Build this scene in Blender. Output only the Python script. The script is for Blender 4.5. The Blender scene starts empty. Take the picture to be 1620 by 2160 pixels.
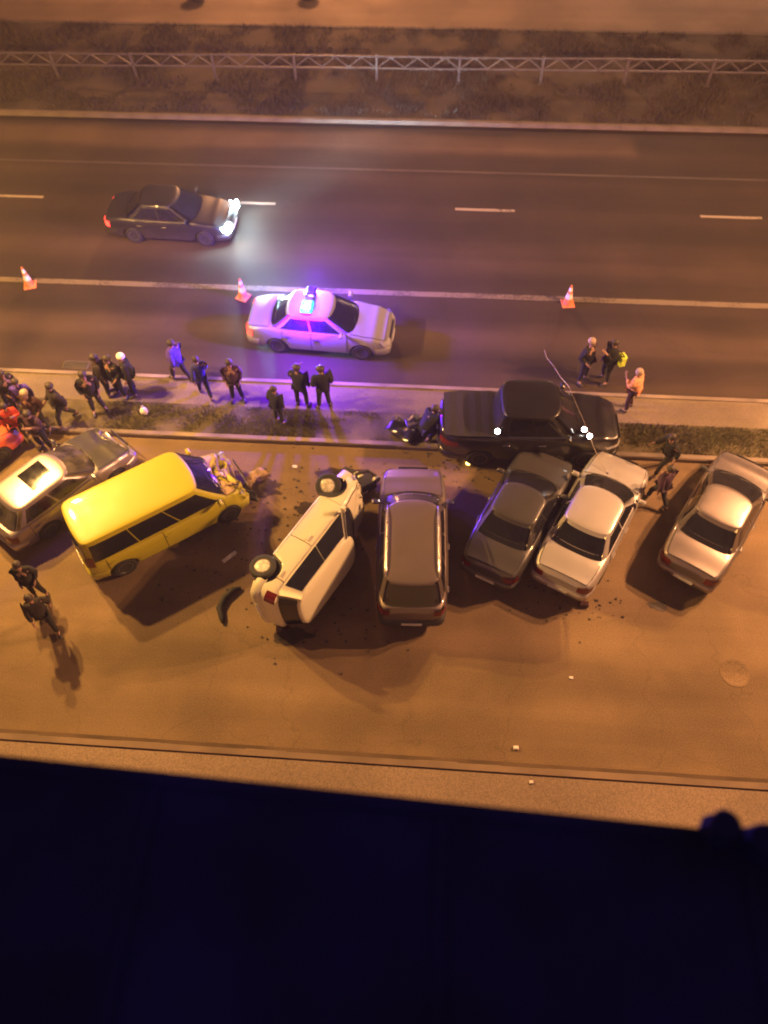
import bpy, math, random
from mathutils import Vector, Matrix, noise
R = math.radians
random.seed(11)
sc = bpy.context.scene
col = sc.collection

# ------------------------------------------------------------------ camera, night sky, exposure
cam_d = bpy.data.cameras.new("camera"); cam = bpy.data.objects.new("camera", cam_d); col.objects.link(cam)
cam_d.sensor_fit = 'VERTICAL'; cam_d.sensor_height = 36.0
cam_d.lens = 36.0 * 1700 / 2160
cam_d.clip_start = 0.05; cam_d.clip_end = 800
right = Vector((0.99734899, 0.07056039, -0.01778274))
up = Vector((-0.04953824, 0.83739507, 0.54434865))
back = -Vector((-0.05330064, 0.54202465, -0.83867057))
m = Matrix((right, up, back)).transposed().to_4x4(); m.translation = (0, 0, 19.0)
cam.matrix_world = m
cam_d.dof.use_dof = True
cam_d.dof.focus_distance = 11.0
cam_d.dof.aperture_fstop = (cam_d.lens / 1000) / 0.040      # the phone missed its focus a little
sc.camera = cam

w = bpy.data.worlds.new("World"); sc.world = w; w.use_nodes = True
nt = w.node_tree; bg = nt.nodes['Background']
bg.inputs[0].default_value = (0.15, 0.082, 0.085, 1); bg.inputs[1].default_value = 0.23

sc.view_settings.view_transform = 'Standard'; sc.view_settings.look = 'None'
sc.view_settings.exposure = 1.3; sc.view_settings.gamma = 1.0
sc.render.engine = 'CYCLES'
sc.cycles.max_bounces = 5

HAZE = .0015
LAMP_LEFT = 2750; LAMP_RIGHT = 3200; LAMP_FAR = 2300

# ------------------------------------------------------------------ helpers
def tag(o, label=None, cat=None, group=None, kind=None):
    if label: o['label'] = label
    if cat: o['category'] = cat
    if group: o['group'] = group
    if kind: o['kind'] = kind
    return o

def thing(name, label, cat, loc=(0, 0, 0), rz=0, group=None):
    o = bpy.data.objects.new(name, None); col.objects.link(o)
    o.empty_display_size = .2
    o.location = loc; o.rotation_euler = (0, 0, rz)
    return tag(o, label, cat, group)

class MB:
    def __init__(s): s.v = []; s.f = []
    def add(s, vs, fs):
        n = len(s.v); s.v += [tuple(p) for p in vs]; s.f += [tuple(i + n for i in f) for f in fs]; return s
    def grid(s, rows, closed=False, flip=False):
        n = len(rows[0]); vs = [p for r in rows for p in r]; fs = []
        for i in range(len(rows) - 1):
            for j in range(n if closed else n - 1):
                k = (j + 1) % n
                q = (i * n + j, i * n + k, (i + 1) * n + k, (i + 1) * n + j)
                fs.append(q[::-1] if flip else q)
        return s.add(vs, fs)
    def box(s, c, d, rot=None, bev=0.0):
        x, y, z = d[0] / 2, d[1] / 2, d[2] / 2
        if bev <= 0:
            vs = [(a * x, b * y, e * z) for e in (-1, 1) for a, b in ((-1, -1), (1, -1), (1, 1), (-1, 1))]
            fs = [(3, 2, 1, 0), (4, 5, 6, 7), (0, 1, 5, 4), (1, 2, 6, 5), (2, 3, 7, 6), (3, 0, 4, 7)]
        else:
            b = min(bev, x * .9, y * .9, z * .9)
            rings = []
            for (ix, iy, zz) in ((x - b, y - b, -z), (x, y, -z + b), (x, y, z - b), (x - b, y - b, z)):
                rings.append([(sx * (ix if k else ix - b * .6), sy * (iy - b * .6 if k else iy), zz)
                              for sx, sy, order in ((1, -1, 0), (1, 1, 1), (-1, 1, 0), (-1, -1, 1))
                              for k in ((0, 1) if order == 0 else (1, 0))])
            vs = [p for r in rings for p in r]; fs = []
            for i in range(3):
                for j in range(8):
                    k = (j + 1) % 8; fs.append((i * 8 + j, i * 8 + k, (i + 1) * 8 + k, (i + 1) * 8 + j))
            fs.append(tuple(range(7, -1, -1))); fs.append(tuple(range(24, 32)))
        M = rot.to_matrix() if rot is not None else None
        out = []
        for p in vs:
            q = Vector(p)
            if M is not None: q = M @ q
            out.append(q + Vector(c))
        return s.add(out, fs)
    def tube(s, pts, r, n=8, caps=True):
        pts = [Vector(p) for p in pts]; rows = []
        for i, p in enumerate(pts):
            t = (pts[min(i + 1, len(pts) - 1)] - pts[max(i - 1, 0)]).normalized()
            a = t.cross(Vector((0, 0, 1)))
            if a.length < 1e-3: a = t.cross(Vector((0, 1, 0)))
            a.normalize(); b = t.cross(a)
            rr = r[i] if isinstance(r, (list, tuple)) else r
            rows.append([p + (a * math.cos(2 * math.pi * k / n) + b * math.sin(2 * math.pi * k / n)) * rr for k in range(n)])
        s.grid(rows, closed=True)
        if caps:
            b0 = len(s.v) - len(rows) * n
            s.f.append(tuple(b0 + k for k in range(n))[::-1]); s.f.append(tuple(b0 + (len(rows) - 1) * n + k for k in range(n)))
        return s
    def lathe(s, prof, c=(0, 0, 0), n=20, axis='Z', caps=True):
        rows = []
        for (r, h) in prof:
            row = []
            for k in range(n):
                a = 2 * math.pi * k / n
                p = (r * math.cos(a), r * math.sin(a), h)
                if axis == 'Y': p = (p[0], p[2], p[1])
                if axis == 'X': p = (p[2], p[0], p[1])
                row.append((p[0] + c[0], p[1] + c[1], p[2] + c[2]))
            rows.append(row)
        s.grid(rows, closed=True)
        if caps:
            b0 = len(s.v) - len(rows) * n
            s.f.append(tuple(b0 + k for k in range(n))[::-1]); s.f.append(tuple(b0 + (len(rows) - 1) * n + k for k in range(n)))
        return s
    def mesh(s, name, smooth=False):
        me = bpy.data.meshes.new(name); me.from_pydata(s.v, [], s.f); me.validate(); me.update()
        if smooth:
            me.polygons.foreach_set('use_smooth', [True] * len(me.polygons))
        return me
    def build(s, name, mt, parent=None, smooth=False, loc=None, sharp=None):
        me = s.mesh(name, smooth)
        if smooth and sharp is not None:
            try: me.set_sharp_from_angle(angle=R(sharp))
            except Exception: pass
        return link(name, me, mt, parent, loc)

def link(name, me, mt, parent=None, loc=None):
    o = bpy.data.objects.new(name, me); col.objects.link(o)
    if mt is not None:
        if not me.materials: me.materials.append(mt)
        if me.materials[0] is not mt:
            o.material_slots[0].link = 'OBJECT'; o.material_slots[0].material = mt
    if parent: o.parent = parent
    if loc: o.location = loc
    return o

def fix_normals(me):
    import bmesh
    b = bmesh.new(); b.from_mesh(me); bmesh.ops.recalc_face_normals(b, faces=b.faces); b.to_mesh(me); b.free()

# ------------------------------------------------------------------ materials
def newmat(name):
    mt = bpy.data.materials.new(name); mt.use_nodes = True
    n = mt.node_tree; b = n.nodes['Principled BSDF']; return mt, n, b

def node(n, t, **kw):
    x = n.nodes.new(t)
    for k, v in kw.items():
        if k in x.inputs: x.inputs[k].default_value = v
        else: setattr(x, k, v)
    return x

def simple(name, c, rough=.6, metal=0.0, coat=0.0, vary=.15, scale=6.0, bump=0.0, bscale=60, spec=.5):
    mt, n, b = newmat(name)
    tc = node(n, 'ShaderNodeTexCoord')
    nz = node(n, 'ShaderNodeTexNoise', Scale=scale, Detail=5.0); n.links.new(tc.outputs['Object'], nz.inputs['Vector'])
    mr = node(n, 'ShaderNodeMapRange'); mr.inputs['From Min'].default_value = .3; mr.inputs['From Max'].default_value = .7
    mr.inputs['To Min'].default_value = 1 - vary; mr.inputs['To Max'].default_value = 1 + vary
    n.links.new(nz.outputs['Fac'], mr.inputs['Value'])
    mx = node(n, 'ShaderNodeVectorMath', operation='SCALE'); mx.inputs[0].default_value = c[:3]
    n.links.new(mr.outputs['Result'], mx.inputs['Scale'])
    n.links.new(mx.outputs['Vector'], b.inputs['Base Color'])
    b.inputs['Metallic'].default_value = metal; b.inputs['Specular IOR Level'].default_value = spec
    r2 = node(n, 'ShaderNodeMapRange'); r2.inputs['To Min'].default_value = max(rough - .08, .02); r2.inputs['To Max'].default_value = min(rough + .1, 1)
    n.links.new(nz.outputs['Fac'], r2.inputs['Value']); n.links.new(r2.outputs['Result'], b.inputs['Roughness'])
    b.inputs['Coat Weight'].default_value = coat; b.inputs['Coat Roughness'].default_value = .12
    if bump:
        n2 = node(n, 'ShaderNodeTexNoise', Scale=bscale, Detail=4.0); n.links.new(tc.outputs['Object'], n2.inputs['Vector'])
        bp = node(n, 'ShaderNodeBump', Strength=bump, Distance=.02); n.links.new(n2.outputs['Fac'], bp.inputs['Height'])
        n.links.new(bp.outputs['Normal'], b.inputs['Normal'])
    return mt

def glow(name, c, s):
    mt, n, b = newmat(name); b.inputs['Base Color'].default_value = (*c, 1); b.inputs['Emission Color'].default_value = (*c, 1)
    b.inputs['Emission Strength'].default_value = s; return mt

def paint(name, c, metal=.0, rough=.38, dirt=.25):
    """car paint: base coat under a clear coat, with a thin film of road dust"""
    mt, n, b = newmat(name)
    tc = node(n, 'ShaderNodeTexCoord')
    nz = node(n, 'ShaderNodeTexNoise', Scale=2.2, Detail=8.0, Roughness=.65); n.links.new(tc.outputs['Object'], nz.inputs['Vector'])
    sx = node(n, 'ShaderNodeSeparateXYZ'); n.links.new(tc.outputs['Object'], sx.inputs[0])
    low = node(n, 'ShaderNodeMapRange'); low.inputs['From Min'].default_value = .75; low.inputs['From Max'].default_value = .2
    low.inputs['To Min'].default_value = .10; low.inputs['To Max'].default_value = .75
    n.links.new(sx.outputs['Z'], low.inputs['Value'])
    ml = node(n, 'ShaderNodeMath', operation='MULTIPLY'); n.links.new(low.outputs[0], ml.inputs[0]); n.links.new(nz.outputs['Fac'], ml.inputs[1])
    ml2 = node(n, 'ShaderNodeMath', operation='MULTIPLY'); n.links.new(ml.outputs[0], ml2.inputs[0]); ml2.inputs[1].default_value = dirt * 3
    mx = node(n, 'ShaderNodeMix', data_type='RGBA', clamp_factor=True)
    n.links.new(ml2.outputs[0], mx.inputs['Factor'])
    mx.inputs['A'].default_value = (*c, 1); mx.inputs['B'].default_value = (.12, .10, .08, 1)
    n.links.new(mx.outputs['Result'], b.inputs['Base Color'])
    b.inputs['Metallic'].default_value = metal
    rr = node(n, 'ShaderNodeMapRange'); rr.inputs['To Min'].default_value = rough - .1; rr.inputs['To Max'].default_value = rough + .2
    n.links.new(nz.outputs['Fac'], rr.inputs['Value']); n.links.new(rr.outputs[0], b.inputs['Roughness'])
    b.inputs['Coat Weight'].default_value = .8; b.inputs['Coat Roughness'].default_value = .06
    return mt

def asphalt(name, c, bands=(), streak=.25, patch=.3, rough=.85):
    """asphalt with aggregate grain, wheel-track streaks along the road and worn or dusty bands across it.
    bands: (y0, y1, factor, x_limit)"""
    mt, n, b = newmat(name)
    tc = node(n, 'ShaderNodeTexCoord')
    sx = node(n, 'ShaderNodeSeparateXYZ'); n.links.new(tc.outputs['Object'], sx.inputs[0])
    def noise_of(scale, det, mapping=None):
        nz = node(n, 'ShaderNodeTexNoise', Scale=scale, Detail=det)
        if mapping:
            mp = node(n, 'ShaderNodeMapping'); mp.inputs['Scale'].default_value = mapping
            n.links.new(tc.outputs['Object'], mp.inputs['Vector']); n.links.new(mp.outputs[0], nz.inputs['Vector'])
        else: n.links.new(tc.outputs['Object'], nz.inputs['Vector'])
        return nz.outputs['Fac']
    def rng(v, a, b_, lo, hi):
        r = node(n, 'ShaderNodeMapRange'); r.interpolation_type = 'SMOOTHSTEP'
        r.inputs['From Min'].default_value = a; r.inputs['From Max'].default_value = b_
        r.inputs['To Min'].default_value = lo; r.inputs['To Max'].default_value = hi
        n.links.new(v, r.inputs['Value']); return r.outputs[0]
    def mul(a, b_, op='MULTIPLY'):
        x = node(n, 'ShaderNodeMath', operation=op)
        for i, v in enumerate((a, b_)):
            if isinstance(v, (int, float)): x.inputs[i].default_value = v
            else: n.links.new(v, x.inputs[i])
        return x.outputs[0]
    g = rng(noise_of(38, 3), .3, .7, .72, 1.28)
    s = rng(noise_of(1.0, 6, (.025, .9, 1)), .3, .7, 1 - streak, 1 + streak)
    p = rng(noise_of(.35, 7), .35, .65, 1 - patch, 1 + patch)
    val = mul(mul(g, s), p)
    wob = mul(mul(noise_of(.25, 4), -.5, 'ADD'), .9)
    y = mul(sx.outputs['Y'], wob, 'ADD')
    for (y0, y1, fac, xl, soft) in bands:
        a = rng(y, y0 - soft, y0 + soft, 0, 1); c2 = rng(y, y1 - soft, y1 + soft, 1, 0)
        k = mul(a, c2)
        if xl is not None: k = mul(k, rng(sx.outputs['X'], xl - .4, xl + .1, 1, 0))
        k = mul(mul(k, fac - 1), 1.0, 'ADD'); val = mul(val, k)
    # fine cracks
    vo = node(n, 'ShaderNodeTexVoronoi', feature='DISTANCE_TO_EDGE', Scale=.28)
    wn = node(n, 'ShaderNodeTexNoise', Scale=1.3, Detail=5.0); n.links.new(tc.outputs['Object'], wn.inputs['Vector'])
    va = node(n, 'ShaderNodeVectorMath', operation='ADD'); n.links.new(tc.outputs['Object'], va.inputs[0]); n.links.new(wn.outputs['Color'], va.inputs[1])
    n.links.new(va.outputs[0], vo.inputs['Vector'])
    val = mul(val, rng(vo.outputs['Distance'], .001, .008, .86, 1))
    vs = node(n, 'ShaderNodeVectorMath', operation='SCALE'); vs.inputs[0].default_value = c
    n.links.new(val, vs.inputs['Scale']); n.links.new(vs.outputs[0], b.inputs['Base Color'])
    b.inputs['Roughness'].default_value = rough; b.inputs['Specular IOR Level'].default_value = .35
    bp = node(n, 'ShaderNodeBump', Strength=.35, Distance=.01); n.links.new(noise_of(90, 3), bp.inputs['Height'])
    n.links.new(bp.outputs['Normal'], b.inputs['Normal'])
    return mt

def worn_paint(name, c, under, amount=.45):
    mt, n, b = newmat(name)
    tc = node(n, 'ShaderNodeTexCoord')
    nz = node(n, 'ShaderNodeTexNoise', Scale=9.0, Detail=8.0, Roughness=.7); n.links.new(tc.outputs['Object'], nz.inputs['Vector'])
    n2 = node(n, 'ShaderNodeTexNoise', Scale=.5, Detail=4.0); n.links.new(tc.outputs['Object'], n2.inputs['Vector'])
    ad = node(n, 'ShaderNodeMath', operation='ADD'); n.links.new(nz.outputs['Fac'], ad.inputs[0]); n.links.new(n2.outputs['Fac'], ad.inputs[1])
    mr = node(n, 'ShaderNodeMapRange'); mr.inputs['From Min'].default_value = amount * 2; mr.inputs['From Max'].default_value = amount * 2 + .16
    n.links.new(ad.outputs[0], mr.inputs['Value'])
    mx = node(n, 'ShaderNodeMix', data_type='RGBA'); n.links.new(mr.outputs[0], mx.inputs['Factor'])
    mx.inputs['A'].default_value = (*under, 1); mx.inputs['B'].default_value = (*c, 1)
    n.links.new(mx.outputs['Result'], b.inputs['Base Color']); b.inputs['Roughness'].default_value = .75
    return mt

M = {}
M['near'] = asphalt('near asphalt', (.175, .118, .062), [(6.9, 8.0, .80, None, .35), (9.0, 9.7, 1.12, None, .3), (13.5, 14.6, .8, None, .3)], streak=.16, patch=.17)
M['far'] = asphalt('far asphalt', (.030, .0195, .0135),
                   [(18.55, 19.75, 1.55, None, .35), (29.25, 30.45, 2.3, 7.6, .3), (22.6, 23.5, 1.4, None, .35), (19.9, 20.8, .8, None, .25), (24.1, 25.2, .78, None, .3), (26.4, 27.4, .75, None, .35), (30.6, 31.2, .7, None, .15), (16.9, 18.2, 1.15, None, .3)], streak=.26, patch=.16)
M['front'] = asphalt('frontage asphalt', (.13, .095, .07), streak=.12, patch=.16)
M['walk'] = asphalt('pavement concrete', (.22, .16, .11), streak=.06, patch=.10)
M['strip'] = asphalt('kerbside concrete', (.165, .13, .09), streak=.08, patch=.2)
M['kerb'] = simple('kerb concrete', (.19, .15, .115), .85, vary=.55, scale=.6, bump=.3)
M['kerb_verge'] = simple('dirty verge kerb', (.115, .09, .072), .9, vary=.6, scale=.5, bump=.3)
M['kerb_walk'] = simple('worn pavement kerb', (.19, .135, .09), .9, vary=.3, scale=.8, bump=.3)
M['kerb_dark'] = simple('dirty kerb concrete', (.075, .06, .05), .9, vary=.25, scale=3, bump=.3)
M['gutter'] = simple('damp gutter grit', (.10, .065, .038), 1, vary=.6, scale=.5)
M['soil'] = simple('dry soil and thatch', (.085, .068, .036), 1, vary=.5, scale=1.2, bump=.8, bscale=14)
M['vinyl'] = simple('black vinyl bed cover', (.009, .008, .009), .65, bump=.2)
M['primer'] = simple('scraped tan primer', (.30, .20, .12), .7, vary=.5, scale=3)
M['soil2'] = simple('dark verge soil', (.040, .029, .020), 1, vary=.45, scale=.9, bump=.8, bscale=14)
M['line'] = worn_paint('road paint', (.30, .25, .20), (.08, .068, .055), .40)
M['line2'] = worn_paint('worn road paint', (.15, .12, .085), (.06, .045, .038), .43)
M['line3'] = worn_paint('nearly gone road paint', (.065, .05, .042), (.045, .034, .032), .47)
M['grass'] = simple('dry grass blades', (.10, .098, .034), .8, vary=.4, scale=1.0)
M['grass2'] = simple('dark grass blades', (.048, .036, .022), .8, vary=.4, scale=.8)
M['fence'] = simple('galvanised steel', (.085, .07, .062), .55, metal=.2, vary=.25, scale=4)
M['pole'] = simple('lamp post steel', (.18, .17, .16), .5, metal=.4)
M['sodium'] = glow('sodium lamp glass', (1, .62, .28), 14)
M['glass'] = simple('dark tinted car glass', (.012, .012, .016), .07, vary=.3, spec=.6)
M['glass_light'] = simple('car glass over pale seats', (.05, .043, .036), .08, vary=.8, scale=2.5, spec=.7)
M['rubber'] = simple('black rubber', (.018, .017, .016), .8, vary=.3)
M['plastic'] = simple('black plastic trim', (.022, .022, .022), .55)
M['rim'] = simple('alloy rim', (.5, .48, .45), .3, metal=.8)
M['chalk'] = simple('silver painted hub cap', (.55, .5, .42), .4, metal=.1, vary=.4, scale=14)
M['steel_rim'] = simple('dull hub cap', (.30, .28, .25), .45, metal=.4)
M['chrome'] = simple('chrome', (.7, .7, .7), .15, metal=1)
M['rail'] = simple('brushed roof rail', (.55, .53, .5), .28, metal=.9)
M['lens'] = simple('clear lamp lens', (.5, .5, .5), .12, metal=.4, spec=.8)
M['tail'] = simple('red tail lens', (.11, .008, .006), .2)
M['tail_on'] = glow('lit red tail lens', (1, .05, .03), 1.6)
M['amber'] = glow('amber glint fragment', (1, .62, .12), 6)  # emission stands in for a glint on indicator debris
M['plate'] = simple('number plate white', (.6, .6, .6), .4)
M['head_on'] = glow('headlamp lit', (.62, .9, 1.0), 170)
M['glint_glow'] = glow('lamp glint glow', (1, .93, .85), 16)  # glow that imitates street lamp reflections on the pickup
M['cyan'] = glow('cyan beacon lens', (.0, .62, .95), 2.6)
M['cyan_core'] = glow('white beacon core', (.85, .95, 1), 6)
M['bar'] = simple('dark beacon lens', (.02, .015, .10), .25)
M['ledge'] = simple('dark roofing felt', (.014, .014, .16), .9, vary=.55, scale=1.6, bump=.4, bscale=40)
M['facade'] = simple('facade render', (.3, .25, .2), .9, vary=.12, scale=2)
M['skin'] = simple('skin', (.27, .15, .11), .55, vary=.1)
M['hair'] = simple('dark hair', (.03, .02, .015), .6)
M['hair_fair'] = simple('fair hair', (.30, .22, .17), .6)
M['white_hat'] = simple('white knit hat', (.8, .76, .74), .9, bump=.4)
M['shoe'] = simple('black shoe', (.02, .02, .02), .5)
cloth = dict(black=(.022, .020, .022), navy=(.022, .024, .06), charcoal=(.045, .042, .045), brown=(.06, .04, .03), violet=(.07, .035, .36),
             blue=(.10, .10, .55), red=(.42, .035, .025), orange=(.62, .20, .08), denim=(.05, .06, .10), grey=(.14, .13, .13), maroon=(.12, .03, .04), peach=(.55, .26, .13),
             lime=(.55, .68, .06), white=(.7, .66, .62), olive=(.05, .05, .03), plum=(.16, .06, .14), wire=(1.2, 1.0, .9))
CL = {k: simple(k + ' cloth', v if k in ('white', 'orange', 'lime', 'peach', 'red', 'violet') else tuple(c_ * .3 for c_ in v), .9, vary=.3, scale=9, bump=.5, bscale=30) for k, v in cloth.items()}

# ------------------------------------------------------------------ the ground
def sheet(name, x0, x1, y0, y1, z, mt, thick=0.0, parent=None):
    mb = MB(); mb.add([(x0, y0, z), (x1, y0, z), (x1, y1, z), (x0, y1, z)], [(0, 1, 2, 3)])
    if thick:
        mb.add([(x0, y0, z), (x1, y0, z), (x1, y1, z), (x0, y1, z), (x0, y0, z - thick), (x1, y0, z - thick), (x1, y1, z - thick), (x0, y1, z - thick)],
               [(4, 5, 1, 0), (5, 6, 2, 1), (6, 7, 3, 2), (7, 4, 0, 3)])
    return tag(mb.build(name, mt, parent), kind='structure')

sheet('ground', -140, 140, -60, 180, -.16, M['soil2'])
sheet('near_road', -90, 90, 5.45, 14.5, 0.0, M['near'])
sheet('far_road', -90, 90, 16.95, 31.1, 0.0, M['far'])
sheet('pavement', -90, 90, -.3, 5.2, .12, M['walk'], .25)
sheet('frontage_road', -90, 90, 38.6, 60, 0.0, M['front'])
sheet('concrete_strip', -90, 90, 15.82, 16.78, .10, M['strip'], .12)

def bumpy(name, x0, x1, y0, y1, z, mt, step, amp):
    nx = int((x1 - x0) / step); ny = max(2, int((y1 - y0) / step)); rows = []
    for j in range(ny + 1):
        y = y0 + (y1 - y0) * j / ny; e = min(1, min(j, ny - j) / 1.5)
        rows.append([(x0 + (x1 - x0) * i / nx, y, z + amp * e * noise.fractal(Vector((i * step * .7, y * .7, 3)), .8, 2, 4)) for i in range(nx + 1)])
    return tag(MB().grid(rows).build(name, mt, smooth=True), kind='structure')
bumpy('median_ground', -40, 40, 14.68, 15.82, .10, M['soil'], .3, .03)
bumpy('verge', -45, 45, 31.3, 38.6, .10, M['soil2'], .4, .10)

def grass(name, label, x0, x1, y0, y1, z, n, h, mt, keep=0.0):
    mb = MB(); k = 0
    while k < n:
        x = random.uniform(x0, x1); y = random.uniform(y0, y1)
        d = noise.fractal(Vector((x * .5, y * .5, 7)), .8, 2, 3)
        if d < keep + random.uniform(-.25, .25): k += .35; continue
        k += 1
        hh = h * random.uniform(.4, 1.2) * (1 + d * .6); a = random.uniform(0, 6.28); l = random.uniform(.0, .8) * hh
        wd = h * .10; dx, dy = math.cos(a), math.sin(a)
        mb.add([(x - dy * wd, y + dx * wd, z - .02), (x + dy * wd, y - dx * wd, z - .02), (x + dx * l, y + dy * l, z + hh)], [(0, 1, 2)])
    o = mb.build(name, mt); return tag(o, label, 'grass', kind='stuff')
grass('median_grass', 'thin dry grass on the narrow median between the two roads', -16, 14, 14.72, 15.78, .12, 34000, .09, M['grass'], -.05)
grass('verge_grass', 'dark rough grass on the verge below the barrier fence', -26, 20, 31.4, 38.5, .14, 60000, .16, M['grass2'], -.1)

# kerbs: a bedding strip and single stones on it
def kerb(name, y, w_, z, hgt, mt, x0, x1, gap=None, stone=1.0):
    base = tag(MB().box(((x0 + x1) / 2, y, z - hgt - .04 + .10), (x1 - x0, w_ * .8, .26)).build(name, mt), kind='structure')
    protos = []
    for q in range(4):
        me = MB().box((0, 0, -hgt / 2), (stone - .008, w_, hgt), bev=.02).mesh('kerb_stone'); me.materials.append(mt); protos.append(me)
    x = x0 + stone / 2; i = 0
    while x < x1:
        if not (gap and gap[0] < x < gap[1]):
            o = bpy.data.objects.new('kerb_stone', protos[i % 4]); col.objects.link(o); o.parent = base
            o.location = (x, y + random.uniform(-.01, .01), z + random.uniform(-.012, .006)); o.rotation_euler = (0, random.uniform(-.006, .006), random.uniform(-.009, .009))
        x += stone; i += 1
    return base
kerb('median_kerb_near', 14.60, .17, .15, .18, M['kerb'], -22, 22)
kerb('median_kerb_far', 16.86, .16, .13, .16, M['kerb'], -22, 22)
kerb('pavement_kerb', 5.30, .18, .125, .16, M['kerb_walk'], -16, 16)
kerb('verge_kerb', 31.22, .20, .16, .20, M['kerb_verge'], -30, 24)
kerb('frontage_kerb', 38.55, .18, .14, .18, M['kerb_dark'], -32, 26)
sheet('gutter', -22, 22, 5.42, 5.51, .004, M['gutter'])
# dark soil thrown on the road beside the verge

# markings, each its own sheet
def mark(x0, x1, y0, y1, mt, name='lane_marking'):
    n = max(2, int((x1 - x0) / .25)); a = []; b_ = []
    for i in range(n + 1):
        x = x0 + (x1 - x0) * i / n
        a.append((x, y0 + random.uniform(-.008, .008), .005)); b_.append((x, y1 + random.uniform(-.008, .008), .005))
    return tag(MB().grid([a, b_]).build(name, mt), kind='structure')
for i in range(-4, 4):
    s0 = .48 + i * 8.93
    mark(s0, s0 + 2.2, 25.72, 25.86, M['line'])
mark(-60, 60, 21.06, 21.30, M['line2'], 'edge_line')
mark(-60, 60, 28.0, 28.12, M['line3'], 'edge_line')

M['oil'] = simple('spilled oil and coolant', (.045, .032, .022), .30, vary=.3, scale=5)
def spill(x, y, rx_, ry_, mt, name, sd):
    pts = [(x, y, .006)]; n = 40
    for k in range(n):
        a = 2 * math.pi * k / n; q = 1 + .55 * noise.noise(Vector((math.cos(a) * 1.6 + sd, math.sin(a) * 1.6, sd))) + .2 * noise.noise(Vector((math.cos(a) * 5 + sd, math.sin(a) * 5, 0)))
        pts.append((x + rx_ * q * math.cos(a), y + ry_ * q * math.sin(a), .006))
    return tag(MB().add(pts, [(0, k + 1, (k + 1) % n + 1) for k in range(n)]).build(name, mt), kind='structure')
spill(-2.55, 13.35, .75, .42, M['oil'], 'oil_stain', 3.1); spill(-4.75, 12.9, .55, .30, M['oil'], 'oil_stain', 8.4); spill(-3.3, 8.35, .50, .22, M['oil'], 'oil_stain', 5.2)
spill(-3.4, 12.3, .35, .22, M['oil'], 'oil_stain', 1.7); spill(6.1, 9.8, .22, .12, M['oil'], 'oil_stain', 4.4)
# drain grates and road patches
def grate(x, y, label):
    t = thing('drain_grate', label, 'drain', (x, y, .0))
    MB().box((0, 0, .006), (.85, .34, .012)).build('frame', M['kerb_dark'], t)
    me = MB().box((0, 0, 0), (.035, .27, .014)).mesh('bar'); me.materials.append(M['plastic'])
    for k in range(10):
        o = bpy.data.objects.new('bar', me); col.objects.link(o); o.parent = t; o.location = (-.36 + k * .08, 0, .018)
grate(-11.5, 17.32, 'dark rectangular drain grate in the road left of the crowd')
t = tag(MB().lathe([(.36, 0), (.36, .010), (.30, .012), (.28, .007)], (0, 0, 0), 24).build('manhole_cover', M['near'], loc=(7.77, 8.06, .001)), 'round worn manhole cover in the near road right of centre', 'manhole cover')

# ------------------------------------------------------------------ barrier fence
def fence():
    t = thing('barrier_fence', 'long low steel barrier fence with braced panels on the dark verge', 'fence', (0, 34.1, .1), R(.9))
    sp = 3.47
    post = MB().box((0, 0, .55), (.10, .10, 1.2), bev=.012).mesh('post'); post.materials.append(M['fence'])
    railm = MB().box((0, 0, 0), (sp - .104, .06, .07), bev=.01).mesh('rail'); railm.materials.append(M['fence'])
    hgt = .48; L = (sp - .1) / 6
    ln = math.hypot(hgt - .07, L)
    brace = MB().box((0, 0, 0), (ln - .03, .035, .045)).mesh('brace'); brace.materials.append(M['fence'])
    foot = MB().box((0, 0, 0), (.22, .22, .05), bev=.01).mesh('foot_plate'); foot.materials.append(M['fence'])
    for i in range(-8, 7):
        x = 7.36 + (i - 3) * sp
        def put(name, me, loc, ry=0):
            o = bpy.data.objects.new(name, me); col.objects.link(o); o.parent = t; o.location = (loc[0], loc[1] + random.uniform(-.015, .015), loc[2] + random.uniform(-.012, .012)); o.rotation_euler = (random.uniform(-.05, .05) if name == 'post' else 0, ry + random.uniform(-.006, .006), random.uniform(-.004, .004))
        put('post', post, (x, 0, 0)); put('foot_plate', foot, (x, 0, 0.0))
        put('rail', railm, (x + sp / 2, 0, 1.08)); put('rail', railm, (x + sp / 2, 0, 1.08 - hgt))
        for k in range(6):
            put('brace', brace, (x + .05 + L * (k + .5), 0, 1.08 - hgt / 2), math.atan2(hgt - .07, L) * (1 if k % 2 else -1))
fence()

def bush(x, y, r, label):
    t = thing('roadside_bush', label, 'bush', (x, y, 0))
    mb = MB()
    for k in range(2200):
        d = Vector((random.gauss(0, 1), random.gauss(0, 1), random.gauss(0, 1))).normalized() * r * random.uniform(.55, 1) * (1 + .25 * noise.noise(Vector((k * .01, 0, 0))))
        c = Vector((d.x, d.y, d.z * .8 + r * .85)); a = Vector((random.uniform(-1, 1), random.uniform(-1, 1), random.uniform(-1, 1))) * .07; b_ = Vector((random.uniform(-1, 1), random.uniform(-1, 1), random.uniform(-1, 1))) * .07
        mb.add([c, c + a, c + b_], [(0, 1, 2)])
    tag(mb.build('foliage', M['grass2'], t), kind='stuff')
    MB().tube([(0, 0, -.1), (.02, 0, r * .5), (.05, .03, r)], [.05, .035, .015]).build('trunk', CL['brown'], t)
bush(-12.2, 40.9, .5, 'small dark bush at the top edge, left one of two')
bush(-6.9, 41.2, .5, 'small dark bush at the top edge, right one of two')

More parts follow.
